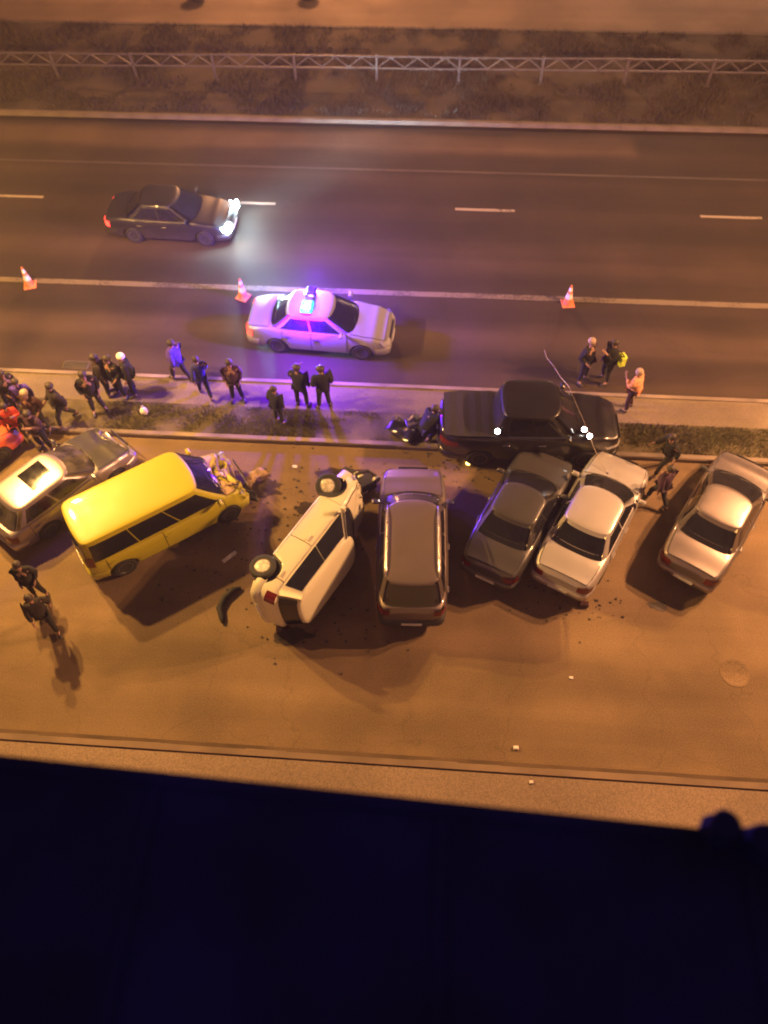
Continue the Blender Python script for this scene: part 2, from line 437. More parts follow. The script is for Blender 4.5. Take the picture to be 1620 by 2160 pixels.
# ------------------------------------------------------------------ street lamps (both stand just outside the frame)
def street_lamp(x, y, hgt, label, power, colr, rz=0, dist=.85, group='sodium street lamps'):
    t = thing('street_lamp', label, 'street lamp', (x, y, .1), rz, group)
    MB().tube([(0, 0, 0), (0, 0, 1.2), (0, 0, 1.21), (0, 0, hgt - .2)], [.14, .13, .09, .055], 12).build('pole', M['pole'], t, smooth=True, sharp=40)
    for s in (-1, 1):
        MB().tube([(0, 0, hgt - .3), (0, s * dist * .3, hgt), (0, s * dist * .75, hgt + .1)], .03, 8).build('arm', M['pole'], t, smooth=True)
        h = MB().lathe([(.02, .16), (.14, .15), (.2, .08), (.22, 0.0)], (0, s * dist, hgt), 16, caps=True)
        h.build('lamp_head', M['pole'], t)
        g = MB().lathe([(.19, -.005), (.17, -.05), (.08, -.08), (.01, -.085)], (0, s * dist, hgt), 16)
        g.build('lamp_glass', M['sodium'], t, smooth=True)
        ld = bpy.data.lights.new('street_light', 'SPOT'); ld.energy = power; ld.color = colr; ld.spot_size = R(168); ld.spot_blend = .25; ld.shadow_soft_size = .17
        ld.use_nodes = True; ln = ld.node_tree; em = ln.nodes['Emission']
        tc = ln.nodes.new('ShaderNodeTexCoord'); sp = ln.nodes.new('ShaderNodeSeparateXYZ'); ln.links.new(tc.outputs['Normal'], sp.inputs[0])
        ab = ln.nodes.new('ShaderNodeMath'); ab.operation = 'ABSOLUTE'; ln.links.new(sp.outputs['Z'], ab.inputs[0])
        mx_ = ln.nodes.new('ShaderNodeMath'); mx_.operation = 'MAXIMUM'; ln.links.new(ab.outputs[0], mx_.inputs[0]); mx_.inputs[1].default_value = .3
        pw = ln.nodes.new('ShaderNodeMath'); pw.operation = 'POWER'; ln.links.new(mx_.outputs[0], pw.inputs[0]); pw.inputs[1].default_value = -1.1
        ln.links.new(pw.outputs[0], em.inputs['Strength'])     # the reflector throws more light sideways than straight down
        lo = bpy.data.objects.new('street_light', ld); col.objects.link(lo); lo.parent = t; lo.location = (0, s * dist, hgt - .14)
street_lamp(-13.75, 15.3, 9.0, 'twin head sodium street lamp on the median beyond the left edge', LAMP_LEFT, (1.0, .52, .135))
street_lamp(14.3, 15.3, 9.4, 'twin head sodium street lamp on the median beyond the right edge', LAMP_RIGHT, (1.0, .46, .185))
street_lamp(-7.5, 46, 9.0, 'twin head sodium street lamp beside the frontage road left of centre', LAMP_FAR, (1.0, .42, .15))
street_lamp(13, 49, 9.0, 'twin head sodium street lamp beside the frontage road on the right', LAMP_FAR * .45, (1.0, .56, .33))

# ------------------------------------------------------------------ the building the picture is taken from
def building():
    t = thing('apartment_building', 'dark flat roof ledge of the building below the camera', 'building', (0, 0, 0))
    MB().box((0, -6.5, 8.0), (34, 12, 16.3)).build('wall', M['facade'], t)
    # roof ledge, its front edge very slightly askew to the road
    p0 = Vector((-1.545, .765)); p1 = Vector((1.245, .668)); d = (p1 - p0) / (p1 - p0).x
    xa, xb = -7.0, 7.0
    a = p0 + d * (xa - p0.x); b_ = p0 + d * (xb - p0.x)
    vs = []
    for z in (15.86, 16.0):
        vs += [(a.x, -.5, z), (b_.x, -.5, z), (b_.x, b_.y, z), (a.x, a.y, z)]
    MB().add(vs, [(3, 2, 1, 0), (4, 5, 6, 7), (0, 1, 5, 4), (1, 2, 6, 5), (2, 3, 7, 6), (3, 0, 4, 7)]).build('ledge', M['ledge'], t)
    for k in range(9):
        MB().box((-4 + k * 1.02 + .03 * (k % 3), .12, 16.003), (.05, 1.15, .006)).build('felt_joint', M['ledge'], t)
    # folded metal edge
    rows = []
    for i in range(29):
        p = a + (b_ - a) * i / 28
        rows.append([(p.x, p.y - .05, 16.003), (p.x, p.y - .035, 16.014), (p.x, p.y + .004, 16.012), (p.x, p.y + .010, 15.98), (p.x, p.y + .008, 15.85)])
    MB().grid(rows).build('edge_flashing', M['ledge'], t)
    return t
building()
for (x, y, h, wd, lb) in ((1.065, .675, .085, .066, 'taller dark vent cap on the roof ledge at lower right'), (1.205, .640, .055, .072, 'lower dark vent cap on the roof ledge at the right edge')):
    t = thing('vent_cap', lb, 'vent', (x, y, 16.014), R(-4))
    MB().lathe([(wd * .95, -.01), (wd * .85, .02), (wd * .72, h * .8), (wd * .55, h)], (0, 0, 0), 8).build('collar', M['ledge'], t)
    MB().lathe([(wd * .5, h - .004), (wd * .74, h), (wd * .78, h + .012), (wd * .6, h + .024), (.001, h + .030)], (0, 0, 0), 20, caps=False).build('cap', M['ledge'], t, smooth=True)

# ------------------------------------------------------------------ cars
def lerp(a, b_, t): return a + (b_ - a) * t
def interp(tab, x):
    if x <= tab[0][0]: return tab[0][1]
    for (x0, y0), (x1, y1) in zip(tab, tab[1:]):
        if x <= x1:
            t = (x - x0) / (x1 - x0); return y0 + (y1 - y0) * (t * t * (3 - 2 * t))
    return tab[-1][1]

def damage_fn(d):
    if not d: return lambda p: p
    cx, cy, cz, rad, push, amp = d       # centre, reach, push vector, crumple
    def f(p):
        v = Vector(p); q = (v - Vector((cx, cy, cz))).length / rad
        if q >= 1: return p
        k = (1 - q * q) ** 1.5
        n = Vector((noise.noise(v * 4), noise.noise(v * 4 + Vector((9, 0, 0))), noise.noise(v * 4 + Vector((0, 9, 0)))))
        n2 = Vector((noise.noise(v * 9), noise.noise(v * 9 + Vector((9, 0, 0))), noise.noise(v * 9 + Vector((0, 9, 0)))))
        return tuple(v + Vector(push) * k + n * amp * k + n2 * amp * .5 * k)
    return f

def make_car(s, loc, rz, label, cat='car', group=None, name='parked_car', rx=0):
    t = thing(name, label, cat, loc, rz, group); t.rotation_euler = (rx, 0, rz)
    P_ = s['paint']; G = s.get('glass', M['glass'])
    L, W, H = s['L'], s['W'], s['H']; top = s['top']; r = s.get('r', .32)
    xf, xr = s['axles']; n_ = s.get('n', 9); dm = damage_fn(s.get('damage'))
    zs = s.get('sill', .20)
    def hw(x):
        u = min(abs(x) / (L / 2), .9985)
        tp = s.get('taper', .07)
        return W / 2 * (1 - u ** n_) ** (1 / n_) * (1 - tp * max(0, u - .3) ** 1.6 / .56)
    def ring(x, full=True):
        w_ = hw(x); zt = interp(top, x); u = abs(x) / (L / 2)
        zb = zs + .10 * max(0, u - .86) / .14
        za = 0
        for xw in (xf, xr):
            d = abs(x - xw); Ra = r * 1.17
            if d < Ra: za = max(za, r + math.sqrt(Ra * Ra - d * d) * .98)
        sh = zt - .10
        pts = [(w_ * .74, zb + .01), (w_ * .93, zb), (w_ * .985, zb + .06), (w_ * 1.0, lerp(zb, sh, .38)), (w_ * 1.0, lerp(zb, sh, .62)), (w_ * .99, lerp(zb, sh, .82)),
               (w_ * .965, sh), (w_ * .93, zt - .035), (w_ * .87, zt - .006), (w_ * .72, zt + .012), (w_ * .45, zt + .024), (w_ * .2, zt + .030), (0, zt + .032)]
        out = []
        for i, (y, z) in enumerate(pts):
            if za and i <= 5: z = max(z, za)
            out.append((y, z))
        return out
    N = 100
    xs = [L / 2 * math.sin(math.pi / 2 * (-1 + 2 * i / N)) * .35 + L / 2 * (-1 + 2 * i / N) * .65 for i in range(N + 1)]
    xs = [max(-L / 2 * .9975, min(L / 2 * .9975, x)) for x in xs]
    rows = []
    for x in xs:
        rr = ring(x); row = [dm((x, y, z)) for y, z in rr] + [dm((x, -y, z)) for y, z in rr[-2::-1]]
        rows.append(row)
    mb = MB().grid(rows)
    k = len(rows[0]); b0 = 0
    mb.f.append(tuple(range(k))); mb.f.append(tuple((N) * k + j for j in range(k))[::-1])
    body = mb.build('body', P_, t, smooth=True, sharp=38); fix_normals(body.data)
    # underbody pan
    MB().box((0, 0, zs + .14), (L * .93, W * .76, .22), bev=.03).build('underbody', M['plastic'], t)
    # generic patch on the body skin
    def skin(x, j, off=.006):
        rr = ring(x); j0 = int(j); f = j - j0; j1 = min(j0 + 1, len(rr) - 1)
        y = lerp(rr[j0][0], rr[j1][0], f); z = lerp(rr[j0][1], rr[j1][1], f)
        ja = max(0, j - .6); jb = min(len(rr) - 1.001, j + .6)
        def at(q): q0 = int(q); return Vector((lerp(rr[q0][0], rr[q0 + 1][0], q - q0), lerp(rr[q0][1], rr[q0 + 1][1], q - q0)))
        d = at(jb) - at(ja); nrm = Vector((d.y, -d.x)); nrm = nrm.normalized() if nrm.length > 1e-6 else Vector((0, 1))
        return (y + nrm.x * off, z + nrm.y * off)
    def side_patch(nm, x0, x1, j0, j1, side, mt, off=.006, nx=14, nj=6, parent=t):
        rows = []
        for i in range(nx + 1):
            x = lerp(x0, x1, i / nx)
            rows.append([dm((x, side * y, z)) for y, z in (skin(x, lerp(j0, j1, q / nj), off) for q in range(nj + 1))])
        o = MB().grid(rows).build(nm, mt, parent, smooth=True); return o
    def top_patch(nm, x0, x1, fr, mt, off=.007, nx=14, bow=0.0):
        rows = []
        for i in range(nx + 1):
            rw = []
            for q in range(-8, 9):
                yy = q / 8; x = lerp(x0, x1, i / nx) + bow * (1 - yy * yy) * (1 if i == 0 else 1 - i / nx)
                x = min(x, L / 2 * .985)
                w_ = hw(x) * fr; zt = interp(top, x)
                fy = abs(yy) * fr; zz = zt + .032 - .045 * max(0, fy) ** 2.2
                rw.append(dm((x, w_ * yy, zz + off)))
            rows.append(rw)
        return MB().grid(rows).build(nm, mt, t, smooth=True)
    gf, rf, rr_, gr = s['gf'], s['rf'], s['rr'], s['gr']
    if s.get('hood', True): top_patch('hood_gap', gf - .04, L / 2 * s.get('hood_end', .93) + .015, .86, M['plastic'], off=.011, bow=.15)
    if s.get('trunk'): top_patch('boot_gap', gr - .02, -L / 2 * .95 - .015, .86, M['plastic'], off=.011)
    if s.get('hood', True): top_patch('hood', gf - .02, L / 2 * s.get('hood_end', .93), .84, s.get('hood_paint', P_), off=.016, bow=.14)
    if s.get('trunk'): top_patch('boot_lid', gr - .02, -L / 2 * .95, .84, P_, off=.016)
    # doors
    dx = s.get('doors', [(gf - .15, (gf + gr) / 2 + .05), ((gf + gr) / 2 + .03, gr + .45)])
    for (xa, xb) in dx:
        for sd in (1, -1):
            e_ = .016 if xa > xb else -.016
            side_patch('door_gap', xa + e_, xb - e_, 2.1, 7.0, sd, M['plastic'], .006)
            d = side_patch('door', xa, xb, 2.2, 6.9, sd, P_, .012)
            xh = xb + .14 if xb < xa else xa + .14
            zh = interp(top, xh) - .20
            MB().box((xh, sd * (hw(xh) + .022), zh), (.19, .03, .035), bev=.01).build('handle', s.get('handle', P_), d)
    # greenhouse
    ztop = H - .055; zb0 = interp(top, (gf + gr) / 2) - .02
    wb, wr = s.get('wb', W / 2 * .90), s.get('wr', W / 2 * .70)
    bowf, bowr = s.get('bowf', .16), s.get('bowr', .08); nn = s.get('nn', 7)
    def gh(cx, cy, h, off=0.0):
        xa = lerp(gf, rf, h ** .93); xb = lerp(gr, rr_, h ** .9); b_ = lerp(wb, wr, h ** 1.15) + off
        xc = (xa + xb) / 2; a = (xa - xb) / 2 + off
        hz = lerp(zb0, ztop, h)
        if h < .25:                                     # follow the cowl and the deck at the bottom
            xx = xc + a * cx; hz = lerp(min(interp(top, xx) - .02, zb0 + .05), ztop, h)
        e = (bowf if cx > 0 else -bowr) * max(0, abs(cx)) * (1 - cy * cy)
        return dm((xc + a * cx + e, b_ * cy, hz + off * .5))
    def se(v): return (1 - min(abs(v), 1) ** nn) ** (1 / nn)
    ringc = []
    for i in range(13): v = lerp(-.88, .88, i / 12); ringc.append((se(v), v))
    a1 = math.atan2(.88 ** (nn / 2), se(.88) ** (nn / 2))
    def corner(qx, qy, rev):
        c = []
        for i in range(1, 5):
            th = lerp(a1, math.pi / 2 - a1 * 0 - math.acos(min(1, (lambda w_: w_)(math.sin(math.acos(.93 ** (nn / 2)))) )), i / 5)
            c.append((abs(math.cos(th)) ** (2 / nn) * qx, abs(math.sin(th)) ** (2 / nn) * qy))
        return c[::-1] if rev else c
    ringc += corner(1, 1, False)
    for i in range(17): v = lerp(.93, -.93, i / 16); ringc.append((v, se(v)))
    ringc += corner(-1, 1, True)
    for i in range(13): v = lerp(.88, -.88, i / 12); ringc.append((-se(v), v))
    ringc += corner(-1, -1, False)
    for i in range(17): v = lerp(-.93, .93, i / 16); ringc.append((v, -se(v)))
    ringc += corner(1, -1, True)
    rows = [[gh(cx, cy, h) for cx, cy in ringc] for h in (0, .1, .2, .35, .5, .65, .8, .92, 1)]
    cab = MB().grid(rows, closed=True).build('pillars', s.get('pillar', P_), t, smooth=True); fix_normals(cab.data)
    cl = [-1, -.985, -.955, -.91, -.85] + [-.8 + 1.6 * q / 16 for q in range(17)] + [.85, .91, .955, .985, 1]
    rows = []
    for b_ in cl:
        f_ = gh(se(b_), b_, 1); k_ = gh(-se(b_), b_, 1); rw = []
        for a_ in cl:
            x = lerp(k_[0], f_[0], (a_ + 1) / 2)
            ed = (1 - a_ ** 10) * (1 - b_ ** 10)
            rw.append((x, f_[1], ztop + (f_[2] - ztop) + .036 * ed ** .55 + .030 * (1 - a_ * a_) * (1 - b_ * b_)))
        rows.append(rw)
    roof = MB().grid(rows)
    rf_o = roof.build('roof', s.get('roof_paint', P_), t, smooth=True); fix_normals(rf_o.data)
    def gpatch(nm, fn, mt=G, n1=14, n2=8):
        rows = [[fn(lerp(-1, 1, i / n1), j / n2) for i in range(n1 + 1)] for j in range(n2 + 1)]
        o = MB().grid(rows).build(nm, mt, t, smooth=True); return o
    o_ = .007
    gpatch('windshield', lambda v, h: gh(se(v * .86), v * .86, lerp(.03, .95, h), o_))
    gpatch('rear_window', lambda v, h: gh(-se(v * .82), v * .82, lerp(s.get('rw0', .12), s.get('rw1', .90), h), o_))
    for sd in (1, -1):
        for (w0, w1) in s.get('win', [(.78, .06), (.0, -.74)]):
            gpatch('side_window', lambda v, h: gh(lerp(w0, w1, (v + 1) / 2), sd * se(lerp(w0, w1, (v + 1) / 2)), lerp(.10, .86, h), o_), n1=10)
    # lamps
    Lx = L / 2
    zf = s.get('zhead', .64); zt_ = s.get('ztail', .72)
    for sd in (1, -1):
        rows = []
        for i in range(9):
            v = lerp(.50, .93, i / 8); x = Lx * (1 - v ** n_ * .0) * .0
            # walk the plan outline at this half-width
            yy = W / 2 * v * (1 - s.get('taper', .07) * .55 / .56 * .7)
            uu = (1 - min(v, .995) ** n_) ** (1 / n_)
            xx = Lx * uu + .012
            rows.append([dm((xx - .03 * q / 4 * s.get('slant', 3), sd * (yy + .006), zf - .07 + .17 * q / 4)) for q in range(5)])
        MB().grid(rows, flip=sd < 0).build('headlight', s.get('headmat', M['lens']), t, smooth=True)
        rows = []
        for i in range(9):
            v = lerp(s.get('tail0', .55), .95, i / 8); yy = W / 2 * v * .955; uu = (1 - min(v, .995) ** n_) ** (1 / n_)
            rows.append([dm((-(Lx * uu + .012 - .02 * q / 4), sd * (yy + .006), zt_ - .10 + s.get('tailh', .22) * q / 4)) for q in range(5)])
        MB().grid(rows, flip=sd > 0).build('tail_light', s.get('tailmat', M['tail']), t, smooth=True)
    def bumper(sgn, nm, z0, z1, mt):
        rows = []
        for i in range(25):
            v = lerp(-.985, .985, i / 24); uu = (1 - abs(v) ** n_) ** (1 / n_)
            yy = W / 2 * v * .965; xx = sgn * (Lx * uu + .02)
            rows.append([dm((xx - sgn * .03, yy, z0)), dm((xx + sgn * .02, yy * 1.01, z0 + .03)), dm((xx + sgn * .025, yy * 1.01, z1 - .03)), dm((xx - sgn * .04, yy * .99, z1))])
        o = MB().grid(rows).build(nm, mt, t, smooth=True); fix_normals(o.data); return o
    bumper(1, 'front_bumper', .24, .50, s.get('bump', P_)); bumper(-1, 'rear_bumper', .28, .54, s.get('bump', P_))
    MB().box((Lx + .052, 0, .37), (.015, .52, .11)).build('number_plate', M['plate'], t)
    MB().box((-Lx - .052, 0, .42) if s.get('trunk') is None else (-Lx - .052, 0, .42), (.015, .52, .11)).build('number_plate', M['plate'], t)
    g = MB().box((Lx + .012, 0, zf - .02), (.03, W * .44, .12), bev=.01).build('grille', M['plastic'], t)
    # mirrors
    for sd in (1, -1):
        xm = gf - .28; q = gh(.72, sd * se(.72), .12)
        mb = MB().box((xm, sd * (wb + .15), q[2] + .07), (.12, .20, .13), None, bev=.035)
        mm = mb.build('mirror', s.get('mirror', P_), t, smooth=False)
        MB().box((xm, sd * (wb + .03), q[2] + .03), (.05, .12, .03)).build('bracket', M['plastic'], mm)
    # wipers
    for y0 in (.10, -.42):
        pa = gh(se(y0 / wb), y0 / wb, .03, .02); pb = gh(se((y0 + .42) / wb), (y0 + .42) / wb, .22, .02)
        MB().tube([pa, pb], .008, 5).build('wiper', M['plastic'], t)
    # wheels
    for xw in (xf, xr):
        for sd in (1, -1):
            wh = bpy.data.objects.new('wheel', None); col.objects.link(wh); wh.parent = t; wh.location = (xw, sd * (W / 2 - .115), r - s.get('droop', 0))
            if xw == xf and s.get('steer'): wh.rotation_euler = (R(12), 0, s['steer'])
            prof = [(r * .60, -.09), (r * .72, -.105), (r * .90, -.10), (r * .985, -.075), (r, -.03), (r, .03), (r * .985, .075), (r * .90, .10), (r * .72, .105), (r * .60, .09)]
            MB().lathe(prof, (0, 0, 0), 28, 'Y').build('tyre', M['rubber'], wh, smooth=True)
            rim = MB().lathe([(r * .62, -.085), (r * .62, .085), (r * .57, .092), (r * .53, .06), (r * .12, .055), (r * .10, .085), (.001, .088)] if sd > 0 else
                             [(r * .62, .085), (r * .62, -.085), (r * .57, -.092), (r * .53, -.06), (r * .12, -.055), (r * .10, -.085), (.001, -.088)], (0, 0, 0), 24, 'Y', caps=False)
            for q in range(7):
                a = q * 2 * math.pi / 7; cx, cz = math.cos(a) * r * .33, math.sin(a) * r * .33
                vs = []
                pa, pb = (math.cos(a) * r * .10, math.sin(a) * r * .10), (math.cos(a) * r * .57, math.sin(a) * r * .57)
                nx_, nz_ = -math.sin(a), math.cos(a)
                for (pp, hw2) in ((pa, .030), (pb, .022)):
                    for yy in (.058, .086):
                        for u_ in (-1, 1): vs.append((pp[0] + nx_ * hw2 * u_, sd * yy, pp[1] + nz_ * hw2 * u_))
                rim.add(vs, [(0, 1, 5, 4), (2, 6, 7, 3), (0, 4, 6, 2), (1, 3, 7, 5), (4, 5, 7, 6)])
            ro = rim.build('rim', s.get('rim', M['rim']), wh)
            if s.get('hubcap'): MB().lathe([(r * .55, sd * .088), (r * .40, sd * .100), (r * .14, sd * .104), (.001, sd * .106)], (0, 0, 0), 24, 'Y', caps=False).build('hub_cap', M['chalk'], wh, smooth=True)
            # dark arch lining
            MB().lathe([(r * 1.13, -.10), (r * 1.13, .08)], (xw, sd * (W / 2 - .20), r), 24, 'Y', caps=True).build('wheel_arch', M['plastic'], t)
    # roof rails
    if s.get('rails'):
        for sd in (1, -1):
            pts = []
            for i in range(13):
                f = i / 12; x = lerp(rf - .05, rr_ + .12, f)
                pts.append((x, sd * (wr - .055), H + .035 - .07 * (abs(2 * f - 1) ** 5)))
            MB().tube(pts, .022, 8).build('roof_rail', M['rail'], t, smooth=True)
    if s.get('sunroof'):
        rows = []
        for i in range(7):
            x = lerp(rf - .22, rf - .92, i / 6)
            rows.append([(x, y * wr * .62, H + .016 - .012 * y * y) for y in (-1, -.9, -.4, 0, .4, .9, 1)])
        MB().grid(rows).build('sunroof', M['glass'], t, smooth=True)
    if s.get('antenna'):
        MB().tube([(rr_ + .15, 0, H), (rr_ - .15, 0, H + .35)], .006, 5).build('antenna', M['plastic'], t)
    # trim strips along the shoulders
    if s.get('trim'):
        for sd in (1, -1):
            side_patch('window_trim', gf - .3, gr + .35, 7.7, 8.2, sd, s['trim'], .014, 16, 1)
    return t, dm, gh, hw

def sedan(paint_, L=4.5, W=1.76, H=1.43, **kw):
    h = L / 2
    s = dict(L=L, W=W, H=H, paint=paint_, axles=(h - .88, -h + 1.02), gf=h - 1.18, rf=h - 1.98, rr=-h + 1.42, gr=-h + .78, trunk=True,
             top=[(-h, .80), (-h + .12, .93), (-h + .7, 1.0), (-.2, .96), (h - 1.25, .955), (h - .6, .86), (h - .15, .74), (h, .60)], r=.315)
    s.update(kw); return s
def suv(paint_, L=4.62, W=1.84, H=1.70, **kw):
    h = L / 2
    s = dict(L=L, W=W, H=H, paint=paint_, axles=(h - .88, -h + .98), gf=h - 1.12, rf=h - 1.78, rr=-h + .52, gr=-h + .16, wr=W / 2 * .76, rails=True,
             top=[(-h, .92), (-h + .10, 1.04), (0, 1.06), (h - 1.15, 1.08), (h - .55, 1.02), (h - .12, .88), (h, .68)], r=.36, sill=.28, zhead=.78, ztail=.92,
             win=[(.78, .28), (.24, -.26), (-.32, -.80)], rw0=.04, rw1=.86)
    s.update(kw); return s

# colours
pt_white = paint('white car paint', (.62, .60, .57), dirt=.12)
pt_silver = paint('silver car paint', (.42, .39, .38), metal=.4, rough=.4, dirt=.1)
pt_silver2 = paint('pale grey car paint', (.24, .205, .195), metal=.8, rough=.4, dirt=.12)
pt_brown = paint('brown grey car paint', (.36, .31, .32), metal=.7, rough=.30, dirt=.1)
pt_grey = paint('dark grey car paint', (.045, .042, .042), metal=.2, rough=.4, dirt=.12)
pt_greybrown = paint('grey brown suv paint', (.13, .10, .095), metal=.4, rough=.42, dirt=.1)
pt_black = paint('black car paint', (.006, .005, .006), rough=.3, dirt=.04)
pt_yellow = paint('yellow van paint', (.40, .36, .010), rough=.4, dirt=.14)
pt_cream = paint('white hatchback paint', (.62, .58, .42), dirt=.24)
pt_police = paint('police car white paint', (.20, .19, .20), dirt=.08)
pt_red = paint('orange red car paint', (.62, .10, .035), rough=.4, dirt=.05)
pt_dark = paint('moving car dark paint', (.008, .008, .010), rough=.35)

# 1 the dark grey suv in the middle, nose to the median
make_car(suv(pt_greybrown, L=4.55, W=1.86, H=1.68, tail0=.62, bump=M['plastic'], rw1=.93, headmat=M['lens'], trim=M['rail'], handle=M['chrome'], mirror=M['chrome']), (-.35, 11.0, 0), R(92.5),  # black bumpers and tall rear window imitate the shade at its rear
         'grey brown wagon with bright roof rails parked nose up beside the overturned white car', 'car', 'cars parked across the near road')
# 2 dark sedan
make_car(sedan(pt_grey, L=4.35, W=1.74, trim=M['chrome'], handle=M['chrome']), (2.50, 12.1, 0), R(65.5),
         'very dark grey sedan parked between the roof railed wagon and the white sedan', 'car', 'cars parked across the near road')
# 3 white sedan
make_car(sedan(pt_silver, L=4.55, W=1.78, zhead=.62), (4.47, 12.0, 0), R(63.5),
         'pale silver white sedan parked touching the black pickup, cable lying over its bonnet', 'car', 'cars parked across the near road')
# 4 right silver hatch
make_car(sedan(pt_silver2, L=4.35, W=1.76, H=1.45, gf=1.15, trim=M['chrome'], mirror=M['plastic'], handle=M['chrome']), (7.83, 12.3, 0), R(59),
         'dusty silver sedan parked alone, rightmost of the row', 'car', 'cars parked across the near road')
# 5 brown car at the left with sunroof
h = 2.15
make_car(sedan(pt_brown, L=4.2, W=1.76, H=1.45, sunroof=True, hood_paint=pt_grey, mirror=M['chrome'], rr=-1.45, gr=-1.9, trunk=None, glass=M['glass_light'], damage=(2.2, .2, .6, .9, (-.22, 0, .05), .16)), (-10.32, 12.32, 0), R(53),  # dark hood colour imitates a hood that misses the lamp glare
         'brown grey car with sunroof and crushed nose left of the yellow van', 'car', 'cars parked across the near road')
# 6 orange red car cut by the frame
make_car(sedan(pt_red, L=4.3, W=1.76), (-13.95, 12.85, 0), R(52),
         'orange red car nose cut off by the left edge of the photo', 'car', 'cars parked across the near road')
# 7 yellow van
hv = 2.38
make_car(dict(L=4.76, W=1.86, H=1.92, paint=pt_yellow, axles=(hv - .82, -hv + .85), gf=hv - .72, rf=hv - 1.45, rr=-hv + .20, gr=-hv + .08, wb=.88, wr=.80, r=.34, sill=.24, nn=12, bowf=.14,
              top=[(-hv, .95), (-hv + .08, 1.04), (0, 1.04), (hv - .85, 1.06), (hv - .4, .98), (hv - .1, .85), (hv, .65)], zhead=.80, ztail=1.0, tailh=.42, tail0=.80,
              win=[(.90, .33), (.31, -.27), (-.29, -.91)], rw0=.08, rw1=.78, bump=pt_yellow, glass=M['glass'], damage=(2.35, -.1, .75, 1.05, (-.34, 0, .10), .34), hood_paint=M['primer']),
         (-7.22, 11.52, 0), R(36.5), 'yellow van with crumpled bonnet standing askew beside the debris', 'van', name='yellow_van')
# 8 overturned white hatchback
hh_ = 2.12
rt = R(62)
rightv = Vector((math.sin(rt), -math.cos(rt), 0))
c0 = Vector((-2.74, 10.34, 0)) - rightv * .72
roll = R(85)
wreck, _, _, _ = make_car(dict(L=4.25, W=1.78, H=1.52, paint=pt_cream, axles=(hh_ - .72, -hh_ + .68), gf=hh_ - .98, rf=hh_ - 1.72, rr=-hh_ + .42, gr=-hh_ + .14, r=.34, wr=.66, wb=.82, rim=M['rim'],
              top=[(-hh_, .84), (-hh_ + .1, .96), (0, .96), (hh_ - 1.0, .94), (hh_ - .5, .86), (hh_ - .12, .74), (hh_, .58)],
              win=[(.84, .10), (.085, -.76)], steer=R(28), hubcap=True, droop=.13, tail0=.72, tailh=.3, ztail=.80, rw1=.88, damage=(2.1, .1, .6, .8, (-.10, 0, 0), .20), bump=pt_cream),
         c0, rt, 'white hatchback lying rolled over on its right side', 'car', name='overturned_car', rx=roll)
# lift so that its lowest corner rests on the road
def lowest(root):
    z = 1e9
    def rec(o, Mx):
        nonlocal z
        if o.type == 'MESH':
            for v in o.data.vertices:
                z = min(z, (Mx @ v.co).z)
        for c in [q for q in bpy.data.objects if q.parent is o]:
            rec(c, Mx @ c.matrix_basis)
    rec(root, root.matrix_basis); return z
wreck.location.z -= lowest(wreck) - .0
# its underside shows: exhaust, axles and tank
MB().tube([(1.2, .12, .24), (.2, .15, .22), (-.9, .1, .23), (-1.3, .3, .24), (-1.95, .45, .28)], .035, 8).build('exhaust_pipe', M['steel_rim'], wreck)
MB().box((-1.45, .35, .24), (.5, .35, .14), bev=.04).build('silencer', M['steel_rim'], wreck)
MB().box((-.75, -.1, .22), (.55, .75, .10), bev=.03).build('fuel_tank', M['plastic'], wreck)
for xa in (1.28, -1.32): MB().tube([(xa, -.7, .30), (xa, .7, .30)], .035, 8).build('axle', M['steel_rim'], wreck)

# 9 black pickup across the median
hp = 2.55
pk, dmp, ghp, hwp = make_car(dict(L=5.1, W=1.90, H=2.0, paint=pt_black, axles=(hp - .95, -hp + 1.15), gf=hp - 1.30, rf=hp - 1.95, rr=hp - 3.35, gr=hp - 3.55, wb=.83, wr=.70, r=.38, sill=.34, n=6,
              top=[(-hp, 1.22), (-hp + .06, 1.28), (-.8, 1.28), (hp - 1.3, 1.28), (hp - .6, 1.22), (hp - .12, 1.10), (hp, .85)], zhead=.86, ztail=.95, hood=True,
              win=[(.76, .06), (.0, -.74)], doors=[(hp - 1.45, hp - 2.4), (hp - 2.42, hp - 3.4)], trim=M['chrome'], handle=M['chrome'], rim=M['rim'], bump=pt_black),
         (2.78, 14.98, .0), R(2.5), 'black double cab pickup standing across the median behind the parked cars', 'pickup', name='black_pickup')
cov = []
for i in range(9):
    x = lerp(-1.02, -2.44, i / 8); cov.append([(x, y * .84 * (1 - .10 * (i / 8) ** 6), 1.32 + .02 * math.cos(y * 1.5) + (.006 if i % 2 else 0)) for y in (-1, -.97, -.5, 0, .5, .97, 1)])
MB().grid(cov).build('bed_cover', M['vinyl'], pk)
def add_glint_unit(x, y, z, parent, nm='glint_bead'):  # added glowing units imitating street lamp reflections on the black bodywork
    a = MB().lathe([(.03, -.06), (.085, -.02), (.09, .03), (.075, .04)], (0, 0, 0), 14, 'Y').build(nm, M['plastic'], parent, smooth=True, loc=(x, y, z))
    MB().lathe([(.072, .041), (.05, .058), (.001, .062)], (0, 0, 0), 14, 'Y', caps=False).build('lens', M['glint_glow'], a, smooth=True)  # emissive face that paints the glint
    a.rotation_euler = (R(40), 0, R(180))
add_glint_unit(1.42, -.62, 1.41, pk); add_glint_unit(1.56, -.80, 1.35, pk); add_glint_unit(-.98, -.72, 1.42, pk)

